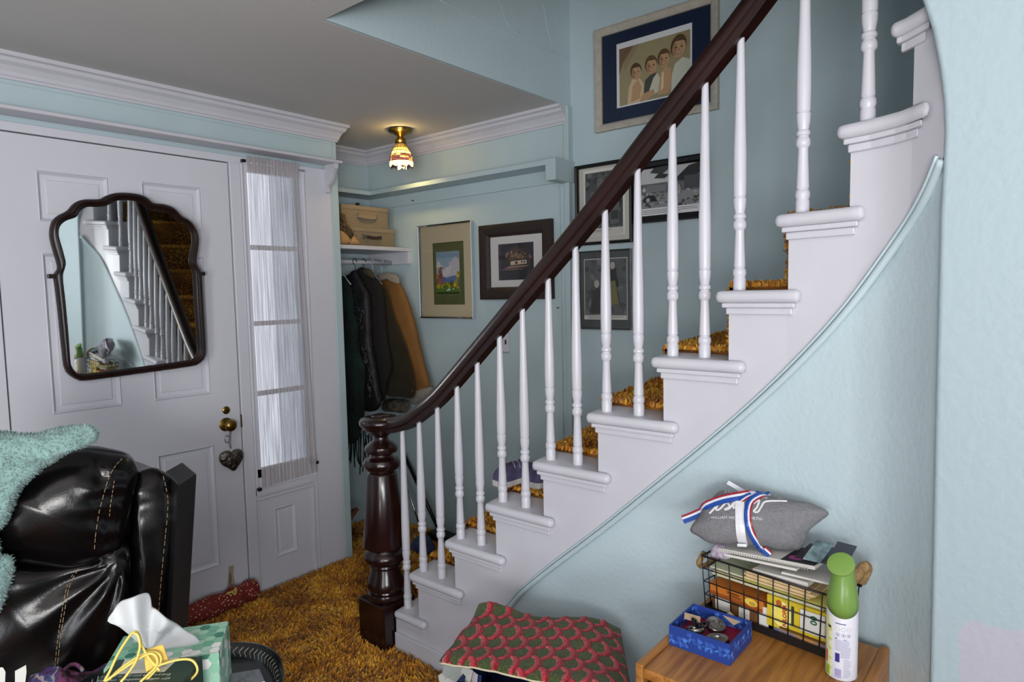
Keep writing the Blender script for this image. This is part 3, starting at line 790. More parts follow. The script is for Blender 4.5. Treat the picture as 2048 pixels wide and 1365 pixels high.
# draught stopper along the foot of the door
DR = bpy.data.materials.new('red_dotted_cotton'); DR.use_nodes = True
nt = DR.node_tree; b = nt.nodes['Principled BSDF']; b.inputs['Roughness'].default_value = 0.85
tc = nt.nodes.new('ShaderNodeTexCoord'); vo = nt.nodes.new('ShaderNodeTexVoronoi'); vo.inputs['Scale'].default_value = 75; nt.links.new(tc.outputs['Object'], vo.inputs['Vector'])
cr = nt.nodes.new('ShaderNodeValToRGB'); cr.color_ramp.interpolation = 'CONSTANT'
cr.color_ramp.elements[0].color = (*lin((206, 168, 140)), 1); cr.color_ramp.elements[1].position = 0.26; cr.color_ramp.elements[1].color = (*lin((118, 34, 28)), 1)
nt.links.new(vo.outputs['Distance'], cr.inputs[0]); nt.links.new(cr.outputs[0], b.inputs['Base Color'])
ds = empty('draught_stopper', (1.25, 2.86, 0.02), 'red cotton draught stopper with white dots lying at the foot of the door', 'draught stopper')
dp = catmull([(0.72, 2.852, 0.052), (0.95, 2.852, 0.052), (1.18, 2.85, 0.052), (1.34, 2.845, 0.054), (1.42, 2.845, 0.058), (1.48, 2.85, 0.058), (1.515, 2.855, 0.055)], 6)
sc = [0.25 + 0.75 * min(1, i / 3) for i in range(len(dp))]
for i in range(1, 5): sc[-i] = [0, 0.45, 0.85, 1.1, 1.2][i]
sc = [s * (1 + 0.12 * sin(i * 0.9)) for i, s in enumerate(sc)]
tube('body', dp, 0.046, DR, ds, seg=14, scale=sc)
yb = mat('yellow_ribbon', (214, 190, 92), 0.6)
tube('bow', catmull([(1.375, 2.822, 0.088), (1.36, 2.815, 0.102), (1.38, 2.812, 0.10), (1.392, 2.81, 0.085), (1.40, 2.812, 0.11), (1.385, 2.816, 0.098)], 4), 0.004, yb, ds, seg=6)

# ================================================================== pictures
def frame_g(mb, X, y0, y1, z0, z1, w, dp, w_in=0.0):
    """mitred frame on a wall facing -x: outer rectangle, rail width w, depth dp"""
    P = [(0, 0), (0, dp), (w * 0.25, dp * 1.08), (w * 0.75, dp * 0.9), (w, dp * 0.55), (w, 0)]
    rings = [[(X - d, y0 - a, z0 + a) for a, d in P], [(X - d, y1 + a, z0 + a) for a, d in P], [(X - d, y1 + a, z1 - a) for a, d in P], [(X - d, y0 - a, z1 - a) for a, d in P]]
    v = [q for r in rings for q in r]; k = len(P); f = []
    for i in range(4):
        for j in range(k): f.append((i * k + j, i * k + (j + 1) % k, ((i + 1) % 4) * k + (j + 1) % k, ((i + 1) % 4) * k + j))
    mb.add(v, f)
def picture(name, label, X, y0, y1, z0, z1, w, dp, fm, polys, glass=True, cat='picture'):
    """y0 = viewer's left edge (larger y); polys drawn from the lower left corner of the frame"""
    e = empty(name, (X, (y0 + y1) / 2, z0), label, cat)
    mb = MB(); frame_g(mb, X - 0.001, y0, y1, z0, z1, w, dp); mb.build('frame', fm, e)
    box('backing', X - 0.004, X - 0.0012, y1 + w * 0.5, y0 - w * 0.5, z0 + w * 0.5, z1 - w * 0.5, BLACKWOOD, e)
    paint('print', e, (X - 0.004, y0, z0), (0, -1, 0), (0, 0, 1), (-1, 0, 0), polys, PRINT, step=0.00012)
    if glass:
        gx = X - dp * 0.55
        mk('glass', [(gx, y0 - w, z0 + w), (gx, y1 + w, z0 + w), (gx, y1 + w, z1 - w), (gx, y0 - w, z1 - w)], [(0, 1, 2, 3)], GLASSP, e)
    return e
WX = 2.6295; SX = 2.6595
rp_ = random.Random(11)
def blob(x, y, r, n=9, j=0.35): return [(x + r * rp_.uniform(1 - j, 1 + j) * cos(2 * pi * i / n), y + r * rp_.uniform(1 - j, 1 + j) * sin(2 * pi * i / n)) for i in range(n)]
# landscape in a chrome frame
L = [((214, 198, 164), rect(0, 0.425, 0, 0.531)), ((96, 100, 60), rect(0.105, 0.349, 0.077, 0.427)), ((78, 82, 48), rect(0.105, 0.349, 0.422, 0.427)), ((112, 116, 74), rect(0.128, 0.318, 0.130, 0.378))]
x0, y0_, ww, hh = 0.131, 0.136, 0.184, 0.238
def R(a, b, c, d): return [(x0 + p * ww, y0_ + q * hh) for p, q in rect(a, b, c, d)]
def Q(*pts): return [(x0 + p * ww, y0_ + q * hh) for p, q in pts]
def clip(pts, a0, a1, b0, b1): return [(min(max(p, a0), a1), min(max(q, b0), b1)) for p, q in pts]
L += [((160, 180, 196), R(0, 1, 0, 1)), ((140, 164, 186), R(0, 1, 0.86, 1))]
for cx, cy, r in ((0.7, 0.62, 0.2), (0.85, 0.72, 0.18), (0.55, 0.55, 0.15), (0.92, 0.55, 0.2), (0.2, 0.62, 0.12), (0.1, 0.7, 0.1), (0.4, 0.5, 0.14), (0.75, 0.46, 0.2)):
    L.append(((224, 216, 216) if r < 0.17 else (206, 200, 206), clip(blob(x0 + cx * ww, y0_ + cy * hh, r * ww, 11, 0.25), x0, x0 + ww, y0_, y0_ + hh)))
L += [((110, 122, 172), Q((0, 0.24), (0, 0.36), (0.2, 0.40), (0.34, 0.42), (0.5, 0.38), (0.64, 0.42), (0.8, 0.44), (1, 0.40), (1, 0.24))),
      ((96, 108, 156), Q((0.3, 0.24), (0.4, 0.34), (0.55, 0.30), (0.75, 0.34), (1, 0.30), (1, 0.24))),
      ((84, 102, 46), R(0, 1, 0, 0.26)), ((96, 126, 56), R(0, 1, 0.06, 0.17)), ((54, 74, 30), R(0, 1, 0, 0.05))]
for i in range(26):
    c = rp_.choice([(188, 170, 50), (150, 150, 48), (104, 122, 40), (198, 150, 56), (84, 96, 36)])
    L.append((c, blob(x0 + rp_.uniform(0.06, 0.94) * ww, y0_ + rp_.uniform(0.17, 0.26) * hh, 0.010)))
for i in range(16):
    c = rp_.choice([(170, 104, 84), (140, 86, 70), (188, 130, 92)])
    L.append((c, blob(x0 + rp_.uniform(0.06, 0.26) * ww, y0_ + rp_.uniform(0.28, 0.64) * hh, 0.011)))
for i in range(14):
    c = rp_.choice([(176, 156, 50), (120, 128, 44), (196, 170, 60)])
    q = rp_.random(); L.append((c, blob(x0 + (0.97 - 0.2 * (1 - q) * rp_.random()) * ww, y0_ + (0.2 + 0.3 * q) * hh, 0.009)))
for i in range(5): L.append(((170, 200, 190), blob(x0 + rp_.uniform(0.5, 0.8) * ww, y0_ + rp_.uniform(0.05, 0.12) * hh, 0.005)))
picture('framed_painting', 'autumn landscape painting with an olive mat in a thin chrome frame', WX, 2.862, 2.437, 1.281, 1.812, 0.011, 0.022, CHROME, L)
# night photograph of a house in a wide dark frame
L = [((226, 222, 218), rect(0, 0.477, 0, 0.391)), ((44, 40, 48), rect(0.118, 0.352, 0.100, 0.288))]
for i, c in enumerate([(58, 50, 50), (76, 62, 54), (98, 78, 62), (124, 98, 74)]): L.append((c, oval(0.245, 0.222, 0.085 - 0.018 * i, 0.052 - 0.011 * i, 16)))
for i in range(40):
    a = rp_.uniform(0, pi); r = rp_.uniform(0.01, 0.05); sx = rp_.choice([0.215, 0.290])
    L.append((rp_.choice([(64, 50, 42), (120, 92, 66), (44, 36, 34), (150, 118, 84)]), blob(sx + r * cos(a), 0.205 + r * sin(a) * 0.9, 0.006)))
L += [((60, 50, 46), rect(0.14, 0.34, 0.178, 0.196)), ((206, 184, 156), [(0.205, 0.176), (0.31, 0.180), (0.31, 0.200), (0.27, 0.206), (0.205, 0.194)]), ((60, 46, 40), [(0.195, 0.196), (0.27, 0.208), (0.32, 0.200), (0.27, 0.199)]),
      ((50, 40, 40), rect(0.236, 0.252, 0.180, 0.194)), ((70, 56, 50), rect(0.276, 0.284, 0.184, 0.196)), ((70, 56, 50), rect(0.292, 0.300, 0.184, 0.196)),
      ((150, 122, 104), [(0.16, 0.160), (0.30, 0.164), (0.33, 0.172), (0.20, 0.172)]), ((104, 84, 78), [(0.13, 0.150), (0.28, 0.150), (0.30, 0.158), (0.16, 0.160)])]
picture('framed_photograph', 'night photograph of a house in a wide dark brown wood frame', WX, 2.380, 1.903, 1.384, 1.775, 0.064, 0.024,
        mat('espresso_wood', (48, 34, 30), 0.5, bump=0.25, bscale=25, var=0.5, vscale=16, stretch=(1, 6, 6)), L)
# four children, sepia portrait, navy mat, pale frame
x0, y0_, ww, hh = 0.122, 0.100, 0.338, 0.250
def Q(*pts): return [(x0 + p * ww, y0_ + q * hh) for p, q in pts]
def O(x, y, a, b, rot=0): return [(x0 + p * ww, y0_ + q * hh) for p, q in oval(x, y, a, b, 16, rot)]
L = [((20, 34, 62), rect(0, 0.585, 0, 0.459)), ((228, 230, 234), rect(0.108, 0.468, 0.094, 0.375)), ((158, 148, 112), Q((0, 0), (1, 0), (1, 1), (0, 1))),
     ((120, 92, 70), Q((0, 1), (0, 0.55), (0.06, 0.75), (0.22, 1))), ((150, 132, 100), Q((0.06, 0.75), (0.22, 1), (0.3, 1), (0.08, 0.6))), ((158, 138, 104), Q((0.8, 1), (1, 1), (1, 0.75)))]
skin = (190, 152, 114); skin2 = (166, 128, 94)
# bodies
L += [((212, 186, 150), Q((0.12, 0.0), (0.14, 0.28), (0.19, 0.42), (0.3, 0.42), (0.36, 0.3), (0.36, 0.05), (0.3, 0.0))), (skin, Q((0.17, 0.02), (0.2, 0.3), (0.28, 0.4), (0.33, 0.25), (0.3, 0.06))),
      ((74, 76, 70), Q((0.36, 0.12), (0.38, 0.35), (0.46, 0.42), (0.54, 0.44), (0.46, 0.2), (0.42, 0.1))), ((206, 204, 184), Q((0.44, 0.16), (0.5, 0.36), (0.56, 0.42), (0.6, 0.3), (0.58, 0.1), (0.5, 0.08))),
      (skin, Q((0.3, 0.02), (0.34, 0.12), (0.5, 0.17), (0.52, 0.1), (0.4, 0.0))),
      ((196, 156, 118), Q((0.56, 0.05), (0.6, 0.4), (0.66, 0.5), (0.74, 0.46), (0.76, 0.25), (0.72, 0.05))), ((226, 206, 168), Q((0.6, 0.1), (0.62, 0.4), (0.645, 0.42), (0.64, 0.15))),
      ((208, 210, 192), Q((0.74, 0.02), (0.76, 0.35), (0.8, 0.5), (0.9, 0.58), (1, 0.52), (1, 0.0)))]
for hx, hy, r, rot, hair in ((0.255, 0.52, 0.076, 0.1, (84, 60, 44)), (0.475, 0.565, 0.082, 0.05, (104, 76, 52)), (0.655, 0.62, 0.080, 0.0, (96, 68, 46)), (0.855, 0.745, 0.098, -0.1, (88, 64, 46))):
    k_ = 1.75
    L.append((hair, O(hx - 0.004, hy + r * 0.35, r * 1.1, r * k_ * 1.08, rot)))
    L.append((skin, O(hx + 0.004, hy - r * 0.12, r * 0.93, r * k_ * 0.92, rot))); L.append((skin2, O(hx - r * 0.55, hy - r * 0.2, r * 0.3, r * 1.1, rot)))
    L.append((hair, Q((hx - r * 0.95, hy + r * 0.7), (hx - r * 0.75, hy + r * 1.45), (hx, hy + r * 1.9), (hx + r * 0.75, hy + r * 1.5), (hx + r * 0.98, hy + r * 0.7), (hx + r * 0.6, hy + r * 1.1), (hx - r * 0.5, hy + r * 1.15))))
    for s in (-0.36, 0.40):
        L.append(((70, 50, 40), O(hx + s * r, hy + 0.1 * r, r * 0.15, r * 0.14))); L.append(((120, 90, 64), Q((hx + s * r - r * 0.22, hy + r * 0.46), (hx + s * r, hy + r * 0.56), (hx + s * r + r * 0.22, hy + r * 0.46), (hx + s * r, hy + r * 0.48))))
    L.append(((150, 112, 82), Q((hx - r * 0.12, hy - r * 0.5), (hx + r * 0.16, hy - r * 0.5), (hx + r * 0.03, hy + r * 0.0)))); L.append(((146, 84, 70), O(hx + r * 0.03, hy - r * 0.92, r * 0.36, r * 0.16))); L.append(((222, 206, 186), O(hx + r * 0.03, hy - r * 0.88, r * 0.27, r * 0.07)))
picture('framed_portrait', 'sepia portrait of four children with a navy mat in a pale silver frame', SX, 1.668, 1.083, 2.148, 2.607, 0.034, 0.022,
        mat('pale_silver_wood', (186, 180, 168), 0.45, var=0.15, vscale=40, stretch=(1, 1, 1)), L)
# three black and white photographs beside the stairs
def greys(x0, x1, z0, z1, n, lo, hi, seed, r=0.02):
    rr_ = random.Random(seed); out = []
    for i in range(n):
        g = rr_.randint(lo, hi); cx = rr_.uniform(x0, x1); cz = rr_.uniform(z0, z1); q = r * rr_.uniform(0.4, 1)
        out.append(((g, g, g), clip([(cx + q * cos(2 * pi * i_ / 8) * rr_.uniform(0.6, 1.3), cz + q * sin(2 * pi * i_ / 8) * rr_.uniform(0.5, 1.1)) for i_ in range(8)], x0, x1, z0, z1)))
    return out
def lines(x0, x1, z, n, dz=0.006, g=70):
    return [((g, g, g), rect(x0, x1 - (0.3 * (x1 - x0) if i == n - 1 else 0), z - i * dz, z - i * dz + 0.0018)) for i in range(n)]
FB = mat('black_frame_paint', (20, 19, 20), 0.35)
L = [((206, 202, 192), rect(0, 0.304, 0, 0.375)), ((235, 233, 226), rect(0.040, 0.262, 0.04, 0.350)), ((84, 86, 88), rect(0.050, 0.252, 0.075, 0.335))] + greys(0.052, 0.25, 0.2, 0.333, 40, 60, 118, 1) + greys(0.052, 0.25, 0.078, 0.2, 50, 40, 110, 2, 0.014) + \
    [((96, 96, 98), rect(0.19, 0.24, 0.09, 0.20)), ((60, 60, 62), rect(0.195, 0.235, 0.11, 0.15)), ((196, 192, 186), rect(0.046, 0.256, 0.045, 0.072))] + lines(0.056, 0.2, 0.064, 2)
picture('framed_photograph', 'black and white photograph with a cream mat in a thin black frame', SX, 1.785, 1.481, 1.636, 2.011, 0.015, 0.02, FB, L)
L = [((150, 152, 154), rect(0, 0.34, 0, 0.265)), ((205, 206, 208), rect(0.03, 0.31, 0.165, 0.24)), ((110, 112, 114), rect(0.03, 0.31, 0.125, 0.170))] + greys(0.03, 0.31, 0.06, 0.165, 90, 60, 200, 3, 0.012) + \
    [((46, 46, 48), [(0.19, 0.17), (0.26, 0.225), (0.31, 0.235), (0.31, 0.19), (0.25, 0.165)]), ((80, 82, 84), rect(0.24, 0.31, 0.13, 0.185)), ((120, 122, 124), rect(0.06, 0.16, 0.13, 0.16)), ((40, 40, 42), [(0.045, 0.09), (0.06, 0.115), (0.10, 0.118), (0.115, 0.09)]), ((170, 170, 172), oval(0.07, 0.098, 0.01, 0.01)),
     ((60, 62, 64), [(0.08, 0.215), (0.14, 0.205), (0.17, 0.225), (0.16, 0.238), (0.10, 0.235)]), ((50, 52, 54), [(0.10, 0.19), (0.15, 0.185), (0.17, 0.20), (0.12, 0.208)]), ((230, 231, 233), rect(0.03, 0.31, 0.03, 0.062))] + lines(0.04, 0.30, 0.052, 3, 0.007, 50)
picture('framed_photograph', 'black and white photograph of a car and cabin in a beaded black frame', SX, 1.470, 1.130, 1.715, 1.980, 0.030, 0.022, FB, L)
L = [((78, 80, 80), rect(0, 0.283, 0, 0.371)), ((196, 196, 192), rect(0.024, 0.260, 0.046, 0.334)), ((96, 98, 98), rect(0.028, 0.256, 0.068, 0.330))] + greys(0.03, 0.254, 0.07, 0.328, 60, 74, 122, 5, 0.022) + \
    [((60, 60, 60), [(0.06, 0.08), (0.08, 0.18), (0.11, 0.2), (0.14, 0.12), (0.13, 0.075)]), ((170, 164, 156), oval(0.10, 0.215, 0.014, 0.018)), ((52, 52, 52), [(0.155, 0.2), (0.165, 0.27), (0.2, 0.285), (0.215, 0.2)]), ((176, 168, 158), oval(0.187, 0.298, 0.013, 0.017)), ((120, 118, 80), [(0.15, 0.11), (0.16, 0.22), (0.2, 0.23), (0.22, 0.12)]),
     ((206, 204, 198), rect(0.028, 0.256, 0.048, 0.064))] + lines(0.05, 0.24, 0.058, 2, 0.005, 90)
picture('framed_photograph', 'faded grey-matted photograph in a thin silver frame, lowest on the stair wall', SX, 1.772, 1.489, 1.237, 1.608, 0.006, 0.016, STEEL, L)

# patterned switch plate and nail hooks
e = empty('switch_plate', (2.63, 2.223, 1.1), 'white light switch plate with a blue floral border', 'switch plate')
box('plate', 2.624, 2.6298, 2.196, 2.250, 1.10, 1.217, mat('white_porcelain', (206, 206, 214), 0.25), e, bevel=0.002)
pl_ = []
for i in range(34):
    a = i / 34 * 4; s_ = int(a); t = a - s_
    p = [(0.004 + 0.046 * t, 0.006), (0.049, 0.006 + 0.105 * t), (0.049 - 0.046 * t, 0.111), (0.004, 0.111 - 0.105 * t)][s_]
    pl_.append(((70, 78, 140), oval(p[0], p[1], 0.0024 + 0.0012 * (i % 2), 0.0022, 6)))
paint('floral_border', e, (2.6239, 2.250, 1.10), (0, -1, 0), (0, 0, 1), (-1, 0, 0), pl_, step=0.00005)
box('switch_slot', 2.6225, 2.6242, 2.218, 2.228, 1.148, 1.172, BLACK, e)
for (x, y), lb in (((1117, 616), 'small nail hook in the wall right of the dark framed house photograph'), ((830, 402), 'tiny nail hole hook in the trim strip under the high ledge')):
    q = onx(2.629, x, y)
    o = lathe('nail_hook', [(0, 0), (0.004, 0), (0.0045, 0.002), (0.002, 0.003), (0.002, 0.010), (0.0035, 0.011), (0.0035, 0.013), (0, 0.013)], (2.6295 if y > 500 else 2.6175, q.y, q.z), STEEL, seg=10, ax=(-1, 0, 0)); tag(o, lb, 'nail')
# ================================================================== alcove: ledge, lamp, closet
led = empty('high_ledge', (2.63, 2.5, 1.93), 'pale blue ledge running round the alcove above the pictures', 'ledge')
prism('ledge_board', [(2.50, 1.853, 2.010), (2.6295, 1.853, 2.010), (2.6295, 3.319, 2.010), (2.10, 3.319, 2.010), (2.10, 3.15, 2.010), (2.50, 3.15, 2.010)], (0, 0, 0.025), BLUEP, led, bevel=0.002)
box('end_block', 2.497, 2.6595, 1.795, 1.853, 1.936, 2.037, BLUEP, led, bevel=0.004)
box('cleat', 2.618, 2.6295, 1.868, 3.11, 1.944, 2.0095, BLUEP, led, bevel=0.002)
cs = empty('closet_shelf', (2.36, 3.1, 1.6), 'white closet shelf with side cleat holding two tan boxes', 'shelf')
box('shelf_board', 2.0985, 2.6295, 2.941, 3.319, 1.672, 1.693, WHITE, cs, bevel=0.002)
box('cleat', 2.604, 2.6295, 2.944, 3.319, 1.600, 1.6718, WHITE, cs, bevel=0.002)
rod = tube('hanging_rod', [(2.099, 3.10, 1.612), (2.603, 3.10, 1.612)], 0.0135, WHITE, seg=12); tag(rod, 'white closet rod the coats hang from', 'rod')
# tan file boxes with strap handles
TAN = mat('tan_fibreboard', (138, 122, 98), 0.7, bump=0.15, bscale=120, var=0.18, vscale=6)
TANL = mat('tan_fibreboard_lid', (146, 130, 106), 0.7, bump=0.15, bscale=120, var=0.15, vscale=6)
def filebox(label, x0, x1, y0, y1, z0, z1, hm):
    e = empty('storage_box', ((x0 + x1) / 2, (y0 + y1) / 2, z0), label, 'box', 'tan boxes on the closet shelf')
    box('body', x0 + 0.004, x1 - 0.004, y0 + 0.004, y1 - 0.004, z0, z1 - 0.004, TAN, e, bevel=0.003)
    box('lid', x0, x1, y0, y1, z1 - 0.024, z1, TANL, e, bevel=0.003)
    c = (x0 + x1) / 2 + 0.01; z = z0 + (z1 - z0) * 0.47
    hp = catmull([(c - 0.062, y0 + 0.002, z + 0.006), (c - 0.045, y0 - 0.012, z + 0.003), (c, y0 - 0.016, z - 0.002), (c + 0.045, y0 - 0.012, z + 0.003), (c + 0.062, y0 + 0.002, z + 0.006)], 5)
    sweep('handle', hp, [(-0.004, -0.009), (0.004, -0.009), (0.004, 0.009), (-0.004, 0.009)], hm, e)
    for s in (-1, 1): tube('handle_ring', [Vector((c + s * 0.064 + 0.006 * cos(t), y0 + 0.0015, z + 0.005 + 0.012 * sin(t))) for t in [2 * pi * i / 12 for i in range(12)]], 0.0022, STEEL, e, seg=6, closed=True, up=(0, 1, 0))
    return e
filebox('lower tan storage box with a dark brown strap handle on the closet shelf', 2.205, 2.556, 3.0, 3.29, 1.6932, 1.800, mat('dark_strap', (50, 36, 30), 0.5))
u = filebox('upper tan storage box with a tan strap handle, stacked on the other box', 2.190, 2.520, 3.005, 3.29, 1.8002, 1.920, TANL)
lathe('lid_knob', [(0, 0), (0.006, 0), (0.006, 0.012), (0.012, 0.018), (0.011, 0.028), (0, 0.032)], (2.372, 3.10, 1.9198), BLACK, u)
TWEED = mat('brown_tweed', (112, 90, 66), 0.95, bump=0.8, bscale=160, var=0.6, vscale=70, var_rgb=(60, 46, 34))
SUEDE = mat('tan_suede', (196, 152, 100), 0.85, var=0.25, vscale=14)
o = puff('tweed_cap', [ony(2.975, x, y) for x, y in ((679, 432), (688, 430), (692, 448), (700, 458), (706, 470), (702, 477), (690, 478), (678, 476))], 0.03, 0.02, (-0.3, -1, 0.1), TWEED, disp=lambda p: Vector((0.004 * hnoise(p, 60), 0.004 * hnoise(p, 45), 0)))
tag(o, 'brown tweed cap piled on the closet shelf beside the boxes', 'cap')
o = puff('suede_slipper', [ony(2.96, x, y) for x, y in ((679, 463), (688, 466), (698, 476), (701, 484), (698, 487.5), (680, 487))], 0.025, 0.02, (-0.3, -1, 0.1), SUEDE, N=48, rings=6); tag(o, 'tan suede slipper at the left end of the closet shelf', 'slipper')
o = puff('suede_slipper', [ony(2.955, x, y) for x, y in ((700, 484), (706, 473), (712, 477), (719, 487), (716, 489.5), (702, 489))], 0.018, 0.018, (-0.3, -1, 0.1), SUEDE, N=40, rings=5); tag(o, 'tan suede slipper with a loop, nearer the boxes on the closet shelf', 'slipper')

# stained glass ceiling lamp
LX, LY = 2.372, 2.712
lp = empty('ceiling_lamp', (LX, LY, 2.10), 'small stained glass ceiling lamp with a brass canopy, lit', 'lamp')
lathe('canopy', [(0, 0), (0.063, 0), (0.066, -0.004), (0.064, -0.014), (0.058, -0.018), (0.040, -0.022), (0.030, -0.030), (0.020, -0.034), (0.016, -0.040), (0, -0.040)], (LX, LY, H - 0.0005), BRASS, lp, seg=32)
lathe('socket', [(0, 0), (0.012, 0), (0.016, -0.008), (0.026, -0.018), (0.030, -0.026), (0.031, -0.036), (0.028, -0.040), (0, -0.040)], (LX, LY, H - 0.036), BRASS, lp, seg=28)
SHG = bpy.data.materials.new('stained_glass'); SHG.use_nodes = True
nt = SHG.node_tree; nt.nodes.clear()
ou = nt.nodes.new('ShaderNodeOutputMaterial'); a = nt.nodes.new('ShaderNodeAttribute'); a.attribute_name = 'Col'
tl = nt.nodes.new('ShaderNodeBsdfTranslucent'); gl = nt.nodes.new('ShaderNodeBsdfGlossy'); gl.inputs['Roughness'].default_value = 0.1; mi = nt.nodes.new('ShaderNodeMixShader'); mi.inputs[0].default_value = 0.05
nt.links.new(a.outputs['Color'], tl.inputs[0]); nt.links.new(tl.outputs[0], mi.inputs[1]); nt.links.new(gl.outputs[0], mi.inputs[2]); nt.links.new(mi.outputs[0], ou.inputs[0])
sp_ = [(0.026, 2.220), (0.036, 2.200), (0.047, 2.180), (0.055, 2.162), (0.059, 2.150), (0.061, 2.138), (0.062, 2.126), (0.063, 2.114)]
NS = 16; v = []; f = []; cc = []
rl_ = random.Random(5)
for r, z in sp_:
    for i in range(NS): t = 2 * pi * i / NS; v.append((LX + r * cos(t), LY + r * sin(t), z))
for j in range(len(sp_) - 1):
    for i in range(NS):
        f.append((j * NS + i, j * NS + (i + 1) % NS, (j + 1) * NS + (i + 1) % NS, (j + 1) * NS + i))
        c = [(250, 214, 140), (252, 226, 160), (254, 240, 190), None, None, None, None][j]
        if c is None: c = rl_.choice([(150, 104, 120), (96, 60, 90), (214, 150, 120), (250, 220, 150), (206, 210, 130), (90, 64, 60)])
        if j == 6: c = (236, 206, 226)
        cc.append(tuple(q_ * 0.30 for q_ in lin(c)))
b0 = len(v)
for i in range(NS * 2):
    t = 2 * pi * i / (NS * 2); v.append((LX + 0.063 * cos(t), LY + 0.063 * sin(t), 2.114 - 0.000))
for i in range(NS * 2):
    t = 2 * pi * i / (NS * 2); v.append((LX + 0.061 * cos(t), LY + 0.061 * sin(t), 2.106 - 0.012 * abs(sin(t * 4))))
for i in range(NS * 2):
    i2 = (i + 1) % (NS * 2); f.append((b0 + i, b0 + i2, b0 + NS * 2 + i2, b0 + NS * 2 + i)); cc.append(tuple(q_ * 0.30 for q_ in lin((244, 226, 238))))
mk('shade', v, f, SHG, lp, cols=cc)
v = []; f = []
LEAD = mat('lead_came', (60, 46, 30), 0.5, metal=0.6)
for j in range(len(sp_) - 1):
    r, z = sp_[j]
    a_, b_ = sweep_g([(LX + (r + 0.0006) * cos(2 * pi * i / 32), LY + (r + 0.0006) * sin(2 * pi * i / 32), z) for i in range(32)], circ(0.0013, 5), closed=True)
    o_ = len(v); v += a_; f += [tuple(q + o_ for q in w) for w in b_]
for i in range(NS):
    t = 2 * pi * i / NS
    a_, b_ = sweep_g([(LX + (r + 0.0006) * cos(t), LY + (r + 0.0006) * sin(t), z) for r, z in sp_[:4]], circ(0.0012, 5))
    o_ = len(v); v += a_; f += [tuple(q + o_ for q in w) for w in b_]
for i in range(NS * 2):
    t = 2 * pi * i / (NS * 2); j = i % 3
    pts_ = [(LX + (sp_[q][0] + 0.0006) * cos(t + 0.12 * (q % 2 * 2 - 1) * (j - 1)), LY + (sp_[q][0] + 0.0006) * sin(t + 0.12 * (q % 2 * 2 - 1) * (j - 1)), sp_[q][1]) for q in range(3, 7)]
    a_, b_ = sweep_g(pts_, circ(0.0011, 5)); o_ = len(v); v += a_; f += [tuple(q + o_ for q in w) for w in b_]
mk('lead_lines', v, f, LEAD, lp, smooth=True)
bu = lathe('bulb', [(0, 0), (0.010, 0), (0.012, -0.015), (0.020, -0.030), (0.022, -0.042), (0.016, -0.056), (0, -0.062)], (LX, LY, 2.216), mat('bulb_glass', (255, 230, 180), 0.3, emit=(255, 214, 140), estr=3.0), lp, seg=16)
pl = bpy.data.lights.new('lamp_bulb', 'POINT'); pl.energy = 3.4; pl.color = (1.0, 0.70, 0.26); pl.shadow_soft_size = 0.02
po = bpy.data.objects.new('lamp_bulb', pl); COL.objects.link(po); po.location = (0, 0, 2.135 - 2.10); po.parent = lp
pl = bpy.data.lights.new('lamp_fill_glow', 'POINT'); pl.energy = 0.5; pl.color = (1.0, 0.70, 0.26); pl.shadow_soft_size = 0.006  # second light added above the shade to strengthen the ceiling glow
po = bpy.data.objects.new('lamp_fill_glow', pl); COL.objects.link(po); po.location = (-0.034, -0.03, 2.236 - 2.10); po.parent = lp

# ---- coats on hangers
def hook(e, x, mt, y=3.10, zdrop=0.07, r=0.0022):
    pts = [Vector((x, y + 0.017 * cos(t), 1.612 + 0.017 * sin(t))) for t in [pi * (1.05 - 1.25 * i / 10) for i in range(11)]]
    pts += [Vector((x, y - 0.004, 1.585)), Vector((x, y, 1.612 - zdrop))]
    tube('hanger_hook', [(p.x, p.y, p.z) for p in pts], r, mt, e, seg=6, up=(1, 0, 0))
    tube('hanger_arms', catmull([(x, y - 0.08, 1.612 - zdrop - 0.06), (x, y - 0.05, 1.612 - zdrop - 0.035), (x, y, 1.612 - zdrop), (x, y + 0.05, 1.612 - zdrop - 0.035), (x, y + 0.08, 1.612 - zdrop - 0.06)], 4), r * 1.5, mt, e, seg=6, up=(1, 0, 0))
def coat(name, label, c, outl, mt, hm, cat='coat', front=0.032, back=0.026, wr=0.006, hy=3.1, center=None):
    P = [onx(c, x, y) for x, y in outl]
    e = empty(name, (c, 3.0, min(p.z for p in P)), label, cat)
    def disp(p):
        return Vector((wr * hnoise(Vector((p.x * 2, p.y * 16, p.z * 2.2))) + wr * 0.5 * hnoise(p, 22), 0, 0))
    puff('body', P, front, back, (-1, 0, 0), mt, e, rings=10, N=90, disp=disp, power=3.0, center=center)
    hook(e, c, hm, hy)
    return e
def w(n_, c, r=0.9, **k): return mat(n_, c, r, **k)
TANW = w('tan_suede_coat', (134, 92, 44), 0.8, var=0.15, vscale=8)
SHER = w('grey_sherpa', (176, 166, 152), 1.0, bump=1.0, bscale=180, var=0.3, vscale=120)
HW = WHITE
e = coat('shearling_coat', 'tan suede coat with a sherpa collar and cuff, rightmost in the closet', 2.53, [(752, 566), (768, 556), (790, 558), (804, 576), (816, 604), (828, 640), (838, 690), (849, 735), (859, 772), (850, 785), (830, 792), (800, 790), (775, 770), (765, 690), (755, 620)], TANW, HW)
puff('collar', [onx(2.49, x, y) for x, y in ((752, 562), (756, 552), (768, 547), (782, 547), (794, 552), (799, 566), (793, 568), (780, 558), (764, 562))], 0.016, 0.03, (-1, 0, 0), SHER, e, rings=5, N=48)
puff('cuff', [onx(2.52, x, y) for x, y in ((824, 786), (860, 774), (863, 788), (838, 806), (826, 809))], 0.035, 0.03, (-1, 0, 0), SHER, e, rings=6, N=48, disp=lambda p: Vector((0.003 * hnoise(p, 150), 0.002 * hnoise(p, 120), 0)))
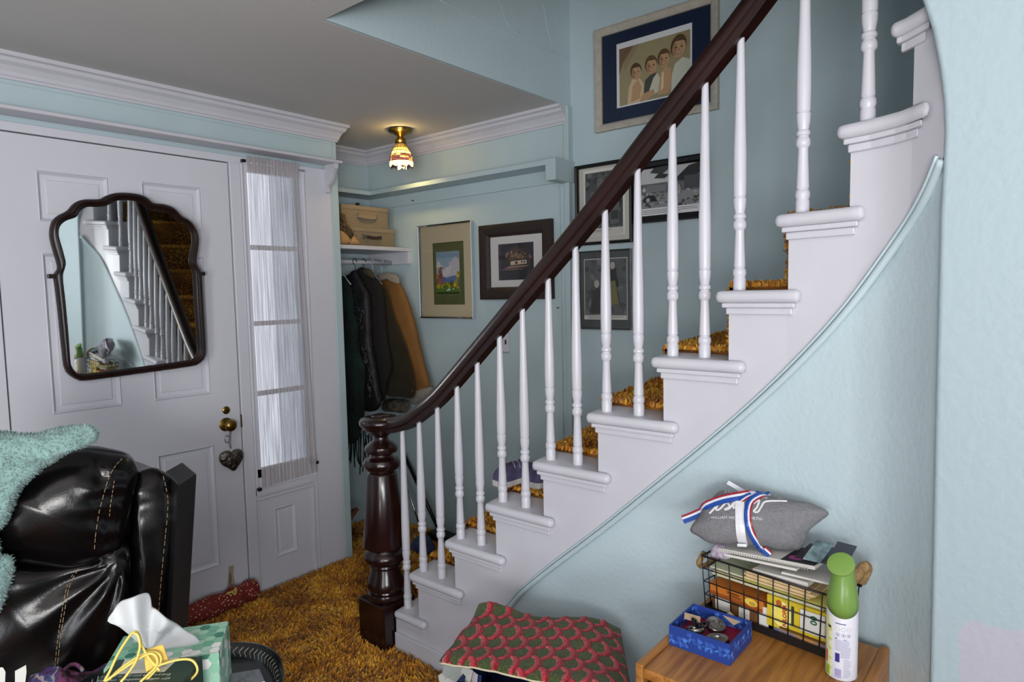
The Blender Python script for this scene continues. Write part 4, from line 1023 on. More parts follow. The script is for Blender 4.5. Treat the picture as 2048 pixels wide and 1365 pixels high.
e = coat('wool_jacket', 'dark olive wool jacket with snap cuffs hanging in front of the tan coat', 2.455, [(757, 570), (765, 572), (772, 584), (778, 604), (785, 628), (796, 655), (808, 688), (820, 730), (827, 770), (826, 796), (800, 795), (776, 792), (768, 760), (766, 690), (762, 620)], w('olive_wool', (42, 36, 18), 1.0, var=0.3, vscale=9, sheen=0.1), HW, hy=3.09)
for x, y in ((826, 768), (824, 782)):
    q = onx(2.418, x, y); tube('snap', [(2.420, q.y + 0.005 * cos(t), q.z + 0.006 * sin(t)) for t in [2 * pi * i / 10 for i in range(10)]], 0.0012, BRASS, e, seg=5, closed=True, up=(1, 0, 0))
e = coat('black_jacket', 'plain black-brown jacket hanging in the middle of the closet', 2.385, [(713, 545), (722, 534), (733, 540), (745, 552), (759, 566), (766, 600), (771, 650), (777, 695), (783, 730), (780, 750), (772, 772), (768, 800), (752, 806), (742, 790), (736, 700), (726, 620), (716, 570)], w('brown_black_cloth', (27, 23, 22), 0.95, var=0.25, vscale=10), BLACK, hy=3.08)
puff('fur_collar', [onx(2.36, x, y) for x, y in ((727, 540), (736, 537), (745, 547), (748, 557), (738, 553), (730, 548))], 0.015, 0.02, (-1, 0, 0), w('brown_fur', (84, 76, 58), 1.0, bump=1, bscale=120, var=0.5, vscale=60), e, rings=5, N=36)
e = coat('patterned_jacket', 'dark patterned jacket with pale scrollwork, left of the black jacket', 2.315, [(688, 560), (700, 548), (709, 540), (717, 552), (727, 572), (737, 590), (741, 640), (743, 690), (750, 730), (757, 775), (762, 808), (752, 822), (728, 822), (710, 800), (700, 700), (692, 620)], w('dark_damask', (28, 27, 33), 0.6, var=0.9, vscale=26, var_rgb=(15, 14, 19), bump=0.4, bscale=60), WIRE, hy=3.07)
rs = random.Random(9); scr = []
for i in range(26):
    t = rs.random(); cx = 722 + 30 * t + rs.uniform(-10, 4); cy = 600 + 200 * t
    q0 = onx(2.268, cx, cy); a0 = rs.uniform(0, 6.3); pts = [(2.270 + 0.004 * hnoise(q0, 8), q0.y + (0.004 + 0.010 * i_ / 8) * cos(a0 + 0.55 * i_), q0.z + (0.004 + 0.014 * i_ / 8) * sin(a0 + 0.55 * i_)) for i_ in range(9)]
    scr.append(pts)
v = []; f = []
for p in scr:
    a_, b_ = sweep_g(p, circ(0.0016, 4), up=(1, 0, 0)); o_ = len(v); v += a_; f += [tuple(q + o_ for q in ww_) for ww_ in b_]
o = mk('scrollwork', v, f, w('grey_thread', (80, 78, 86), 0.6), e); o['kind'] = 'stuff'
e = coat('fringed_shawl', 'dark green and black fringed shawl at the left end of the closet rod', 2.245, [(683, 560), (692, 556), (700, 575), (706, 620), (712, 650), (712, 690), (722, 720), (728, 745), (724, 790), (726, 830), (720, 868), (712, 885), (700, 888), (690, 870), (686, 780), (684, 660)], w('green_black_mohair', (22, 44, 38), 1.0, var=0.8, vscale=7, var_rgb=(12, 15, 17), bump=1.0, bscale=90), HW, 'shawl', front=0.03, wr=0.008)
rs = random.Random(2); v = []; f = []
for i in range(16):
    x = 694 + i * 3.2 + rs.uniform(-1, 1); y0 = 866 + rs.uniform(-6, 6); y1 = 915 + rs.uniform(-20, 40)
    a_ = onx(2.235 + rs.uniform(-0.02, 0.02), x, y0); b_ = onx(2.235 + rs.uniform(-0.02, 0.02), x + rs.uniform(-2, 4), y1)
    p, q = sweep_g([a_, a_.lerp(b_, 0.5) + Vector((rs.uniform(-0.008, 0.008), rs.uniform(-0.01, 0.01), 0)), b_], circ(0.0035, 5), up=(1, 0, 0)); o_ = len(v); v += p; f += [tuple(w_ + o_ for w_ in z_) for z_ in q]
o = mk('fringe', v, f, w('black_yarn', (16, 19, 20), 1.0), e); o['kind'] = 'stuff'
# tufts on the shawl
v = []; f = []
for _ in range(2600):
    t = rs.random(); x = rs.uniform(690, 716) + (t * 10); y = 585 + t * 270
    p = onx(2.215 + 0.02 * abs(x - 704) / 20, x, y); s = Vector((0, rs.uniform(-1, 1), rs.uniform(-1, 1))).normalized() * 0.0014; tip = p + Vector((-0.010, rs.uniform(-0.014, 0.014), -0.016 * rs.random()))
    i = len(v); v += [p - s, p + s, tip]; f.append((i, i + 1, i + 2))
o = mk('nap', v, f, w('green_mohair_pile', (24, 56, 46), 1.0, var=0.8, vscale=5, var_rgb=(14, 22, 22)), e); o['kind'] = 'stuff'
o = puff('fur_muff', [onx(2.56, x, y) for x, y in ((770, 803), (790, 799), (812, 800), (817, 812), (812, 826), (790, 824), (770, 822))], 0.05, 0.03, (-1, 0, 0), w('grey_fur', (120, 112, 98), 1.0, bump=1, bscale=90, var=0.6, vscale=25, var_rgb=(62, 56, 48)), rings=6, N=48, disp=lambda p: Vector((0.006 * hnoise(p, 50), 0, 0.004 * hnoise(p, 70))))
tag(o, 'grey fur stole hanging below the jacket hems, behind the newel cap', 'fur')
# ---- leaning poles, bag and kindling on the closet floor
o = empty('vacuum_wand', (2.5, 2.75, 0.0), 'black vacuum wand with a flat floor head leaning in the closet corner', 'vacuum')
a_ = onx(2.585, 806, 905); b_ = onx(2.53, 884, 1074); tube('wand', [a_, b_], 0.011, BLACK, o, seg=10)
prism('floor_head', [(b_.x - 0.03, b_.y - 0.11, 0.012), (b_.x + 0.06, b_.y - 0.11, 0.012), (b_.x + 0.06, b_.y + 0.10, 0.012), (b_.x - 0.03, b_.y + 0.10, 0.012)], (0, 0, 0.045), BLACK, o, bevel=0.012)
tube('neck', [b_, (b_.x + 0.01, b_.y, 0.05)], 0.018, BLACK, o, seg=10)
o = tube('metal_pole', [onx(2.58, 800, 932), onx(2.50, 838, 1048)], 0.006, CHROME, seg=8); tag(o, 'thin bright metal pole leaning behind the balusters', 'pole')
bz = onz(0.06, 845, 1085)
o = puff('blue_bag', [Vector((bz.x, bz.y + a, z)) for a, z in ((-0.07, 0.0), (-0.06, 0.06), (-0.02, 0.10), (0.03, 0.09), (0.07, 0.05), (0.07, 0.0))], 0.05, 0.05, (-1, 0, 0), mat('blue_plastic_bag', (58, 74, 110), 0.4, bump=0.8, bscale=18), rings=6, N=40, disp=lambda p: Vector((0.006 * hnoise(p, 30), 0.004 * hnoise(p, 40), 0)))
tag(o, 'crumpled blue bag on the closet floor beside the vacuum head', 'bag')
WOODK = mat('raw_wood_lath', (120, 84, 50), 0.7, var=0.3, vscale=20)
e = empty('wooden_star', (2.2, 3.05, 0.0), 'rustic wooden star standing on the closet floor behind the pilaster', 'decoration')
def lath(p, q, wd=0.03):
    p = Vector(p); q = Vector(q); d_ = (q - p); n_ = d_.cross(Vector((0, 1, 0))).normalized() * wd
    mb = MB(); mb.obox(p, d_, n_, (0, 0.014, 0)); mb.build('lath', WOODK, e)
S5 = [(2.10 + 0.15 * cos(pi / 2 + 2 * pi * i / 5 + 0.1), 3.0, 0.135 + 0.15 * sin(pi / 2 + 2 * pi * i / 5 + 0.1)) for i in range(5)]
for i in range(5):
    p, q = S5[i], S5[(i + 2) % 5]; lath((p[0], 2.98 + 0.016 * i, p[2] + 0.01), (q[0], 2.98 + 0.016 * i, q[2] + 0.01), 0.022)
# ================================================================== chest and everything on it
from mathutils.bvhtree import BVHTree
OAK = mat('worn_oak', (178, 122, 60), 0.4, bump=0.08, bscale=30, var=0.35, vscale=5, var_rgb=(140, 90, 40), stretch=(1.2, 14, 14))
nt = OAK.node_tree; b = nt.nodes['Principled BSDF']
# dry pale scuffs across the top
tc = nt.nodes.new('ShaderNodeTexCoord'); mp = nt.nodes.new('ShaderNodeMapping'); mp.inputs['Scale'].default_value = (2.0, 60, 1); n3 = nt.nodes.new('ShaderNodeTexNoise'); n3.inputs['Scale'].default_value = 4; n3.inputs['Detail'].default_value = 8
nt.links.new(tc.outputs['Object'], mp.inputs[0]); nt.links.new(mp.outputs[0], n3.inputs['Vector'])
cr = nt.nodes.new('ShaderNodeValToRGB'); cr.color_ramp.elements[0].position = 0.60; cr.color_ramp.elements[0].color = (0, 0, 0, 1); cr.color_ramp.elements[1].position = 0.78; cr.color_ramp.elements[1].color = (0.55, 0.55, 0.55, 1)
nt.links.new(n3.outputs['Fac'], cr.inputs[0])
mx = nt.nodes.new('ShaderNodeMix'); mx.data_type = 'RGBA'; src = b.inputs['Base Color'].links[0].from_socket
nt.links.new(cr.outputs[0], mx.inputs['Factor']); nt.links.new(src, mx.inputs['A']); mx.inputs['B'].default_value = (*lin((204, 164, 112)), 1); nt.links.new(mx.outputs['Result'], b.inputs['Base Color'])
CZ = 0.640
ch = empty('oak_chest', (1.38, 0.45, 0.0), 'worn golden oak bedside chest standing against the blue wall', 'chest')
box('top', 1.165, 1.546, 0.268, 0.634, CZ - 0.022, CZ, OAK, ch, bevel=0.003)
for y in (0.250, 0.634): box('side_panel', 1.165, 1.548, y, y + 0.018, 0.03, CZ + 0.006, OAK, ch, bevel=0.004)
box('back_panel', 1.536, 1.546, 0.268, 0.634, 0.03, CZ - 0.022, OAK, ch)
for i in range(3):
    z1 = CZ - 0.026 - i * 0.19
    dr = box('drawer', 1.158, 1.53, 0.271, 0.631, z1 - 0.184, z1 - (0.010 if i == 0 else 0.002), OAK, ch, bevel=0.004)
    box('drawer_rim', 1.150, 1.159, 0.280, 0.622, z1 - 0.176, z1 - 0.018, OAK, dr, bevel=0.004)
    lathe('drawer_knob', [(0, 0), (0.008, 0), (0.008, 0.012), (0.016, 0.018), (0.014, 0.028), (0, 0.031)], (1.1505, 0.451, z1 - 0.09), BRASS, dr, ax=(-1, 0, 0), seg=16)
for x in (1.185, 1.53):
    for y in (0.265, 0.637): box('foot', x - 0.014, x + 0.014, y - 0.012, y + 0.012, 0.0, 0.03, OAK, ch)

# ---- blue floral box with jar lids
bx = empty('gift_box', (1.342, 0.562, CZ), 'small open blue floral box of metal rings on the chest', 'box')
X0, X1, Y0, Y1, BH = 1.281, 1.405, 0.495, 0.632, 0.046
BLUEB = mat('royal_blue_card', (34, 62, 140), 0.45)
mb = MB(); mb.box(X0, X1, Y0, Y1, CZ + 0.0005, CZ + 0.003); mb.box(X0, X0 + 0.003, Y0, Y1, CZ + 0.003, CZ + BH); mb.box(X1 - 0.003, X1, Y0, Y1, CZ + 0.003, CZ + BH)
mb.box(X0 + 0.003, X1 - 0.003, Y0, Y0 + 0.003, CZ + 0.003, CZ + BH); mb.box(X0 + 0.003, X1 - 0.003, Y1 - 0.003, Y1, CZ + 0.003, CZ + BH)
mb.build('body', BLUEB, bx)
rt = random.Random(21)
def tulips(w_, h_, n_, seed):
    r_ = random.Random(seed); out = []
    for i in range(n_):
        cx = (i + 0.5) / n_ * w_ + r_.uniform(-0.003, 0.003); cz = h_ * r_.choice([0.35, 0.55, 0.7]); s = h_ * 0.16; a = r_.uniform(-0.5, 0.5)
        c = r_.choice([(72, 122, 208), (58, 104, 190), (96, 146, 222), (50, 88, 172)])
        for k in (-0.5, 0, 0.5):
            out.append((c, clip([(cx + s * 1.7 * t * sin(k + a) + sgn * s * 0.32 * sin(pi * t) * cos(k + a), cz + s * 1.7 * t * cos(k + a) - sgn * s * 0.32 * sin(pi * t) * sin(k + a)) for sgn, rng_ in ((1, (0, .25, .5, .75, 1)), (-1, (.75, .5, .25))) for t in rng_], 0.0005, w_ - 0.0005, 0.0008, h_ - 0.0008)))
        for k in (2.3, -2.3, 2.8):
            out.append((r_.choice([(48, 86, 170), (70, 116, 200)]), clip([(cx + s * 1.8 * t * sin(k + a) + sgn * s * 0.3 * sin(pi * t) * cos(k + a), cz + s * 1.8 * t * cos(k + a) - sgn * s * 0.3 * sin(pi * t) * sin(k + a)) for sgn, rng_ in ((1, (0, .25, .5, .75, 1)), (-1, (.75, .5, .25))) for t in rng_], 0.0005, w_ - 0.0005, 0.0008, h_ - 0.0008)))
    return out
paint('floral_print', bx, (X0, Y1, CZ), (0, -1, 0), (0, 0, 1), (-1, 0, 0), tulips(Y1 - Y0, BH, 9, 1), step=0.00002)
paint('floral_print', bx, (X0, Y0, CZ), (1, 0, 0), (0, 0, 1), (0, -1, 0), tulips(X1 - X0, BH, 7, 2), step=0.00002)
paint('floral_print', bx, (X1 - 0.003, Y1 - 0.003, CZ), (0, -1, 0), (0, 0, 1), (-1, 0, 0), tulips(Y1 - Y0 - 0.006, BH, 8, 3), step=0.00002)
paint('floral_print', bx, (X0 + 0.003, Y1 - 0.003, CZ), (1, 0, 0), (0, 0, 1), (0, -1, 0), tulips(X1 - X0 - 0.006, BH, 6, 4), step=0.00002)
o = box('red_card', X0 + 0.02, X1 - 0.004, Y0 + 0.004, Y1 - 0.004, CZ + 0.0032, CZ + 0.020, mat('crimson_card', (140, 20, 50), 0.5)); tag(o, 'crimson card lining in the blue floral box, under the metal rings', 'card')
for (x, y, z, t, r, lb) in ((1.322, 0.590, 0.030, 0.25, 0.019, 'shiny metal ring lying at the back left of the blue floral box'), (1.310, 0.534, 0.031, 0.1, 0.023, 'large shiny metal ring at the front of the blue floral box'),
                  (1.362, 0.560, 0.033, -0.3, 0.021, 'shiny metal ring at the back right of the blue floral box')):
    ax = Vector((sin(t) * 0.6, sin(t), cos(t)))
    o = lathe('metal_ring', [(r * 0.6, -0.002), (r, -0.005), (r * 1.05, -0.003), (r * 1.05, 0.004), (r * 0.98, 0.006), (r * 0.6, 0.004), (r * 0.55, 0.001)], (x, y, CZ + z), STEEL, seg=28, ax=ax); tag(o, lb, 'ring', 'metal rings in the blue box')
pts_ = [(1.335 + 0.012 * cos(i * 1.1) + 0.002 * i * 0.4, 0.598 - 0.003 * i + 0.01 * sin(i * 1.7), CZ + 0.038 + 0.006 * sin(i * 2.2)) for i in range(10)]
o = tube('black_chain', catmull(pts_, 4), 0.0030, mat('black_beads', (24, 20, 24), 0.2), seg=8); tag(o, 'tangled black beaded chain in the blue floral box', 'chain')
KRAFT = mat('kraft_card', (196, 172, 142), 0.8)
for (x, y, a, lb) in ((1.350, 0.590, 0.4, 'folded tan paper slip at the back of the blue floral box'), (1.385, 0.528, -0.5, 'tan paper slip at the right end of the blue floral box')):
    mb = MB(); mb.obox((x, y, CZ + 0.034), (0.020 * cos(a), 0.020 * sin(a), 0.004), (-0.035 * sin(a), 0.035 * cos(a), 0.006), (0, 0, 0.0012)); o = mb.build('paper_slip', KRAFT); tag(o, lb, 'paper')

# ---- wire basket
bk_ = empty('wire_basket', (1.52, 0.49, CZ), 'dark wire basket with rope-wrapped handles on the chest, full of papers', 'basket')
BF = [Vector((1.468, 0.628, 0)), Vector((1.428, 0.330, 0))]; BB = [Vector((1.556, 0.612, 0)), Vector((1.532, 0.318, 0))]
BHt = 0.138
def flare(p, t):
    c = Vector((1.505, 0.475, 0)); return p + (p - c) * 0.06 * t
def edge_pts(a, b, t): return flare(a, t) + Vector((0, 0, CZ + 0.002 + BHt * t)), flare(b, t) + Vector((0, 0, CZ + 0.002 + BHt * t))
cor = [BF[0], BF[1], BB[1], BB[0]]
for i in range(4):
    a, b = cor[i], cor[(i + 1) % 4]; n_ = 9 if i % 2 == 0 else 4
    p, q = edge_pts(a, b, 0.0); mb = MB(); dd = (q - p); nn_ = dd.cross(Vector((0, 0, 1))).normalized() * 0.0016
    mb.obox(p, dd, nn_, (0, 0, 0.018)); mb.build('base_band', WIRE, bk_)
    for t in (0.32, 0.55, 0.78):
        p, q = edge_pts(a, b, t); tube('wire', [p, q], 0.0014, WIRE, bk_, seg=6)
    p, q = edge_pts(a, b, 1.0); tube('rim', [p, q], 0.0026, WIRE, bk_, seg=8)
    for j in range(n_):
        s = j / n_
        p0, q0 = edge_pts(a, b, 0.1); p1, q1 = edge_pts(a, b, 1.0); tube('wire', [p0.lerp(q0, s), p1.lerp(q1, s)], 0.0014, WIRE, bk_, seg=6, up=(1, 0, 0))
mb = MB(); mb.add([edge_pts(cor[0], cor[1], 0.02)[0], edge_pts(cor[0], cor[1], 0.02)[1], edge_pts(cor[2], cor[3], 0.02)[0], edge_pts(cor[2], cor[3], 0.02)[1]], [(0, 1, 2, 3)])
mb.build('floor_sheet', WIRE, bk_)
ROPE = mat('jute_rope', (168, 136, 92), 0.95, bump=0.8, bscale=120, var=0.4, vscale=60)
hA = edge_pts(BF[1], BB[1], 1.0)[0] + Vector((0.02, -0.003, 0.0)); hB = edge_pts(BF[1], BB[1], 1.0)[1] + Vector((-0.02, -0.003, 0.0))
hp = catmull([hA, hA + Vector((0.004, -0.014, 0.035)), hA.lerp(hB, 0.5) + Vector((0.002, -0.022, 0.056)), hB + Vector((-0.002, -0.014, 0.038)), hB], 6)
tube('handle_core', hp, 0.006, WIRE, bk_, seg=8)
v = []; f = []
for i in range(2, len(hp) - 2):
    for s_ in (0.0, 0.5):
        p = hp[i].lerp(hp[i + 1], s_); d_ = (hp[i + 1] - hp[i]).normalized(); a1 = d_.orthogonal().normalized(); a2 = d_.cross(a1)
        pp = [p + d_ * 0.0012 * sin(t) + (a1 * cos(t) + a2 * sin(t)) * 0.0085 for t in [2 * pi * k_ / 12 for k_ in range(12)]]
        a_, b_ = sweep_g(pp, circ(0.0026, 5), up=d_, closed=True); o_ = len(v); v += a_; f += [tuple(q + o_ for q in w_) for w_ in b_]
o = mk('rope_wrap', v, f, ROPE, bk_, smooth=True); o['kind'] = 'stuff'
hA = edge_pts(BF[0], BB[0], 1.0)[0] + Vector((0.02, 0.002, 0.0)); hB = edge_pts(BF[0], BB[0], 1.0)[1] + Vector((-0.02, 0.002, 0.0))
tube('handle_core', catmull([hA, hA + Vector((0, 0.014, -0.03)), hA.lerp(hB, 0.5) + Vector((0, 0.018, -0.045)), hB + Vector((0, 0.014, -0.03)), hB], 6), 0.007, ROPE, bk_, seg=8)

# ---- contents of the basket
YD = (BF[1] - BF[0]).normalized(); XD = Vector((-YD.y, YD.x, 0)); 
if XD.x < 0: XD = -XD
def item(name, label, cat, s0, s1, z0, z1, d0, d1, mt, tilt=0.0, bev=0.0006, group=None, roll=0.0):
    """flat thing lying in the basket: s along the front (m from the left end), z above the chest, d from the front inwards"""
    o_ = BF[0] + YD * s0 + XD * d0 + Vector((0, 0, CZ + z0))
    u_ = YD * (s1 - s0) + Vector((0, 0, tilt * (s1 - s0))); w_ = XD * (d1 - d0) + Vector((0, 0, roll * (d1 - d0)))
    mb = MB(); mb.obox(o_, u_, w_, (0, 0, z1 - z0)); o = mb.build(name, mt, bevel=bev)
    tag(o, label, cat, group); return o, o_, u_, w_
PAPER = mat('white_paper', (214, 212, 206), 0.7); CREAM = mat('cream_paper', (222, 206, 168), 0.7); GREENP = mat('pale_green_paper', (196, 202, 168), 0.7)
ORANGE = mat('orange_box_card', (206, 120, 44), 0.4, var=0.2, vscale=12); BROWNB = mat('brown_box_card', (112, 74, 44), 0.6)
YEL = mat('yellow_packet', (222, 196, 52), 0.35, var=0.2, vscale=20, bump=0.4, bscale=25)
item('brown_carton', 'brown cardboard carton low at the left of the wire basket', 'box', 0.012, 0.135, 0.006, 0.048, 0.010, 0.085, BROWNB)
a_ = item('white_card', 'white card standing at the lower left of the wire basket', 'card', 0.022, 0.060, 0.0065, 0.046, 0.005, 0.008, PAPER)
a_ = item('white_card', 'small white label card in the middle of the brown carton front', 'card', 0.082, 0.108, 0.016, 0.044, 0.006, 0.0085, PAPER)
o, oo, uu, wv = item('orange_carton', 'orange snack carton at the left of the wire basket', 'carton', 0.008, 0.140, 0.050, 0.078, 0.006, 0.088, ORANGE, -0.03)
paint('print', o, oo - XD * 0.0003, uu, (0, 0, 1), -XD, [((150, 74, 26), rect(0, 0.132, 0.0, 0.008)), ((110, 60, 26), rect(0.045, 0.075, 0.016, 0.021)), ((110, 60, 26), rect(0.05, 0.08, 0.010, 0.014)), ((226, 196, 80), oval(0.105, 0.015, 0.016, 0.009)), ((190, 150, 60), oval(0.108, 0.013, 0.008, 0.005))])
o, oo, uu, wv = item('yellow_packet', 'yellow snack packet with red lettering at the front right of the basket', 'packet', 0.150, 0.285, 0.024, 0.094, 0.006, 0.03, YEL)
RED = mat('red_ink', (176, 44, 30), 0.5); GRN = mat('green_ink', (20, 92, 52), 0.5); WINK = mat('white_ink', (232, 232, 236), 0.6)
paint('print', o, oo - XD * 0.0004, uu, (0, 0, 1), -XD, [((236, 226, 150), oval(0.035, 0.035, 0.024, 0.030)), ((232, 214, 96), oval(0.034, 0.035, 0.016, 0.022)), ((176, 96, 30), oval(0.028, 0.058, 0.007, 0.008)), ((96, 60, 24), rect(0.03, 0.13, 0.002, 0.008)), ((60, 62, 40), rect(0.056, 0.062, 0.018, 0.062))])
text('lettering', 'NILOFER', 0.0125, oo - XD * 0.001 + YD * 0.045 + Vector((0, 0, 0.010)), (0, 0, 1), -YD, -XD, RED, o, bold=0.0004)
o, oo, uu, wv = item('price_card', 'white card with green figures behind the wires at the right of the basket', 'card', 0.226, 0.278, 0.040, 0.088, 0.002, 0.0045, PAPER)
text('lettering', '00', 0.020, oo - XD * 0.0008 + YD * 0.036 + Vector((0, 0, 0.022)), (0, 0, 1), -YD, -XD, GRN, o, bold=0.0004)
item('blue_packet', 'blue and orange packet at the bottom right of the wire basket', 'packet', 0.165, 0.290, 0.006, 0.022, 0.008, 0.07, mat('blue_foil', (58, 112, 168), 0.4, var=0.9, vscale=22, var_rgb=(214, 150, 70)))
item('white_folder', 'white paper folder standing in the middle of the basket', 'paper', 0.128, 0.152, 0.006, 0.060, 0.008, 0.012, PAPER)
# paper stack filling the top of the basket
zs = 0.095
for i, (nm, lb, s0, s1, th, d0, mt_, tl) in enumerate([
    ('green_leaflet', 'pale green leaflet low in the paper pile', 0.010, 0.270, 0.005, 0.012, GREENP, 0.0), ('paper_pad', 'cream paper pad under the kraft envelopes', 0.014, 0.285, 0.006, 0.010, CREAM, 0.0),
    ('yellow_leaflet', 'yellow leaflet in the paper pile, sticking out right', 0.090, 0.298, 0.003, 0.004, mat('yellow_leaf', (220, 210, 110), 0.7), 0.0), ('green_leaflet', 'pale green leaflet in the middle of the paper pile', 0.006, 0.21, 0.004, 0.010, GREENP, 0.0)]):
    item(nm, lb, 'paper', s0, s1, zs, zs + th, d0, 0.095, mt_, tl); zs += th + 0.0006
for i in range(4):
    item('kraft_envelope', '%s of the four cream kraft envelopes stacked in the wire basket' % ('lowest', 'second lowest', 'second highest', 'topmost')[i], 'envelope', 0.095 + 0.004 * (i % 2), 0.245 + 0.006 * (i % 3), zs, zs + 0.0035, 0.004 + 0.003 * (i % 2), 0.095, mat('buff_envelope', (214, 186, 140), 0.7), -0.01, group='kraft envelopes in the basket'); zs += 0.0042
item('white_booklet', 'thick white booklet with a red corner lying on the kraft envelopes', 'booklet', 0.115, 0.240, zs, zs + 0.010, 0.006, 0.09, PAPER, 0.05); zs += 0.0106
item('white_booklet', 'thin white booklet reaching to the right end of the basket', 'booklet', 0.180, 0.290, zs + 0.006, zs + 0.011, 0.010, 0.09, PAPER, 0.07); zs += 0.0076
item('white_booklet', 'white booklet at the top left of the basket, below the magazine', 'booklet', 0.035, 0.215, zs, zs + 0.006, 0.006, 0.09, PAPER, 0.09); zs += 0.0066
item('grey_leaflet', 'grey leaflet between white booklet and magazine', 'leaflet', 0.060, 0.24, zs, zs + 0.002, 0.012, 0.09, mat('grey_paper', (120, 124, 120), 0.6), 0.10); zs += 0.0026
o, oo, uu, wv = item('magazine', 'magazine with a checked white edge right under the grey pillow', 'magazine', 0.030, 0.255, zs, zs + 0.008, 0.004, 0.105, PAPER, 0.10)
paint('cover_print', o, oo + Vector((0, 0, 0.0081)), uu, wv, (0, 0, 1), [((40, 40, 46), rect(0.15, 0.224, 0.002, 0.099)), ((170, 60, 140), oval(0.175, 0.03, 0.018, 0.014)), ((214, 170, 140), oval(0.18, 0.048, 0.010, 0.010))])
paint('edge_check', o, oo - XD * 0.0004, uu, (0, 0, 1), -XD, [((150, 148, 146), rect(0.004 + 0.006 * i, 0.006 + 0.006 * i, 0.001, 0.007)) for i in range(36)])
ZT = zs + 0.030
item('dark_magazine', 'dark magazine lying at the right end of the pile behind the pillow', 'magazine', 0.200, 0.285, ZT - 0.006, ZT - 0.003 + 0.001, 0.030, 0.110, mat('dark_print', (34, 36, 42), 0.35, var=0.6, vscale=20, var_rgb=(70, 60, 66)), 0.10, roll=0.1)
item('blister_pack', 'clear blister pack leaning on the pile right of the pillow', 'packet', 0.225, 0.262, ZT + 0.004, ZT + 0.007, 0.015, 0.085, mat('blister', (150, 176, 182), 0.15, var=0.6, vscale=40, var_rgb=(90, 110, 116)), 0.05, roll=0.30)
item('photo_card', 'dark photo card leaning at the far right of the paper pile', 'card', 0.266, 0.306, ZT + 0.002, ZT + 0.004, 0.03, 0.095, mat('photo_dark', (62, 66, 78), 0.3), 0.0, roll=0.45)
FLW = mat('floral_fabric', (206, 206, 212), 0.8, var=0.7, vscale=70, var_rgb=(150, 120, 150))
o = puff('floral_pouch', [BF[0] + YD * s_ + Vector((0, 0, CZ + z_)) + XD * 0.02 for s_, z_ in ((0.002, 0.135), (0.01, 0.165), (0.03, 0.172), (0.06, 0.158), (0.05, 0.142), (0.02, 0.134))], 0.016, 0.02, -XD, FLW, rings=5, N=36); tag(o, 'floral fabric pouch at the left end of the basket under the pillow', 'pouch')

# ---- grey pillow tied with ribbon
def pc(a, b): return (1340 + a / 5.12, 950 + b / 5.12)
PN = Vector((-0.80, -0.12, 0.58)).normalized(); PP0 = Vector((1.500, 0.50, ZT + CZ + 0.022))
po_ = [(205, 570), (300, 430), (430, 250), (520, 172), (640, 180), (850, 200), (1050, 232), (1250, 268), (1440, 300), (1520, 335), (1628, 390), (1600, 430), (1470, 530), (1405, 600), (1385, 690), (1330, 762), (1270, 772), (1100, 762), (860, 722), (470, 708), (380, 690), (290, 630)]
FELT = mat('grey_felt', (128, 128, 132), 0.95, bump=0.4, bscale=250, var=0.18, vscale=160)
pw = empty('felt_pillow', (1.50, 0.5, PP0.z - 0.06), 'grey felt pillow with white lettering, tied with ribbon, on the wire basket', 'pillow')
def pdisp(p):
    return PN * (0.004 * hnoise(p, 26) + 0.002 * hnoise(p, 60))
pil = puff('cushion', [onp(PP0, PN, *pc(a, b)) for a, b in po_], 0.046, 0.034, PN, FELT, pw, rings=12, N=120, disp=pdisp, power=2.0, smooth_outline=3)
def surf(o):
    org = ORG[o]; me = o.data
    return BVHTree.FromPolygons([Vector(q.co) + org for q in me.vertices], [tuple(p.vertices) for p in me.polygons])
PB = surf(pil)
def drape(vs, n_, tree, off):
    out = []
    for q in vs:
        q = Vector(q); h_ = tree.ray_cast(q + n_ * 0.3, -n_)
        out.append((h_[0] + n_ * off) if h_[0] is not None else q)
    return out
def pos(a, b): return onp(PP0, PN, *pc(a, b))
U1 = (pos(960, 510) - pos(470, 480)).normalized(); V1 = PN.cross(U1).normalized()
if V1.z < 0: V1 = -V1
WL = mat('white_flock', (218, 218, 222), 0.7)
def ptext(s, size, a, b, **k):
    vs, fs = text_g(s, size, pos(a, b), U1, V1, PN, depth=0.0, **k)
    mk('lettering', drape(vs, PN, PB, 0.0009), fs, WL, pw)
ptext('-WILLIAM WORDSWORTH-', 0.0098, 435, 500)
ptext('BREATHINGS', 0.0125, 575, 225)
ptext('OF YOUR', 0.0105, 625, 262)
ptext('HE', 0.0105, 960, 295); ptext('ART', 0.008, 1110, 285)
v = []; f = []
for sw in ([(430, 440), (470, 400), (500, 360), (520, 300), (540, 290), (500, 400), (540, 400), (600, 340), (640, 380), (590, 410), (640, 400), (690, 340), (680, 400), (720, 380), (745, 320)],
           [(880, 360), (940, 320), (920, 400), (890, 440), (930, 450), (960, 400), (990, 340), (1040, 325), (1120, 320), (1215, 318)]):
    a_, b_ = sweep_g(drape(catmull([pos(*q) for q in sw], 5), PN, PB, 0.0012), [(-0.0022, 0), (0, 0.0004), (0.0022, 0), (0, -0.0003)], up=PN); o_ = len(v); v += a_; f += [tuple(q + o_ for q in w_) for w_ in b_]
mk('script_lettering', v, f, WL, pw)
RIBC = [(150, 40, 56), (222, 222, 230), (34, 78, 160), (30, 70, 150)]
RIB = attr_mat('ribbon_satin', 0.35)
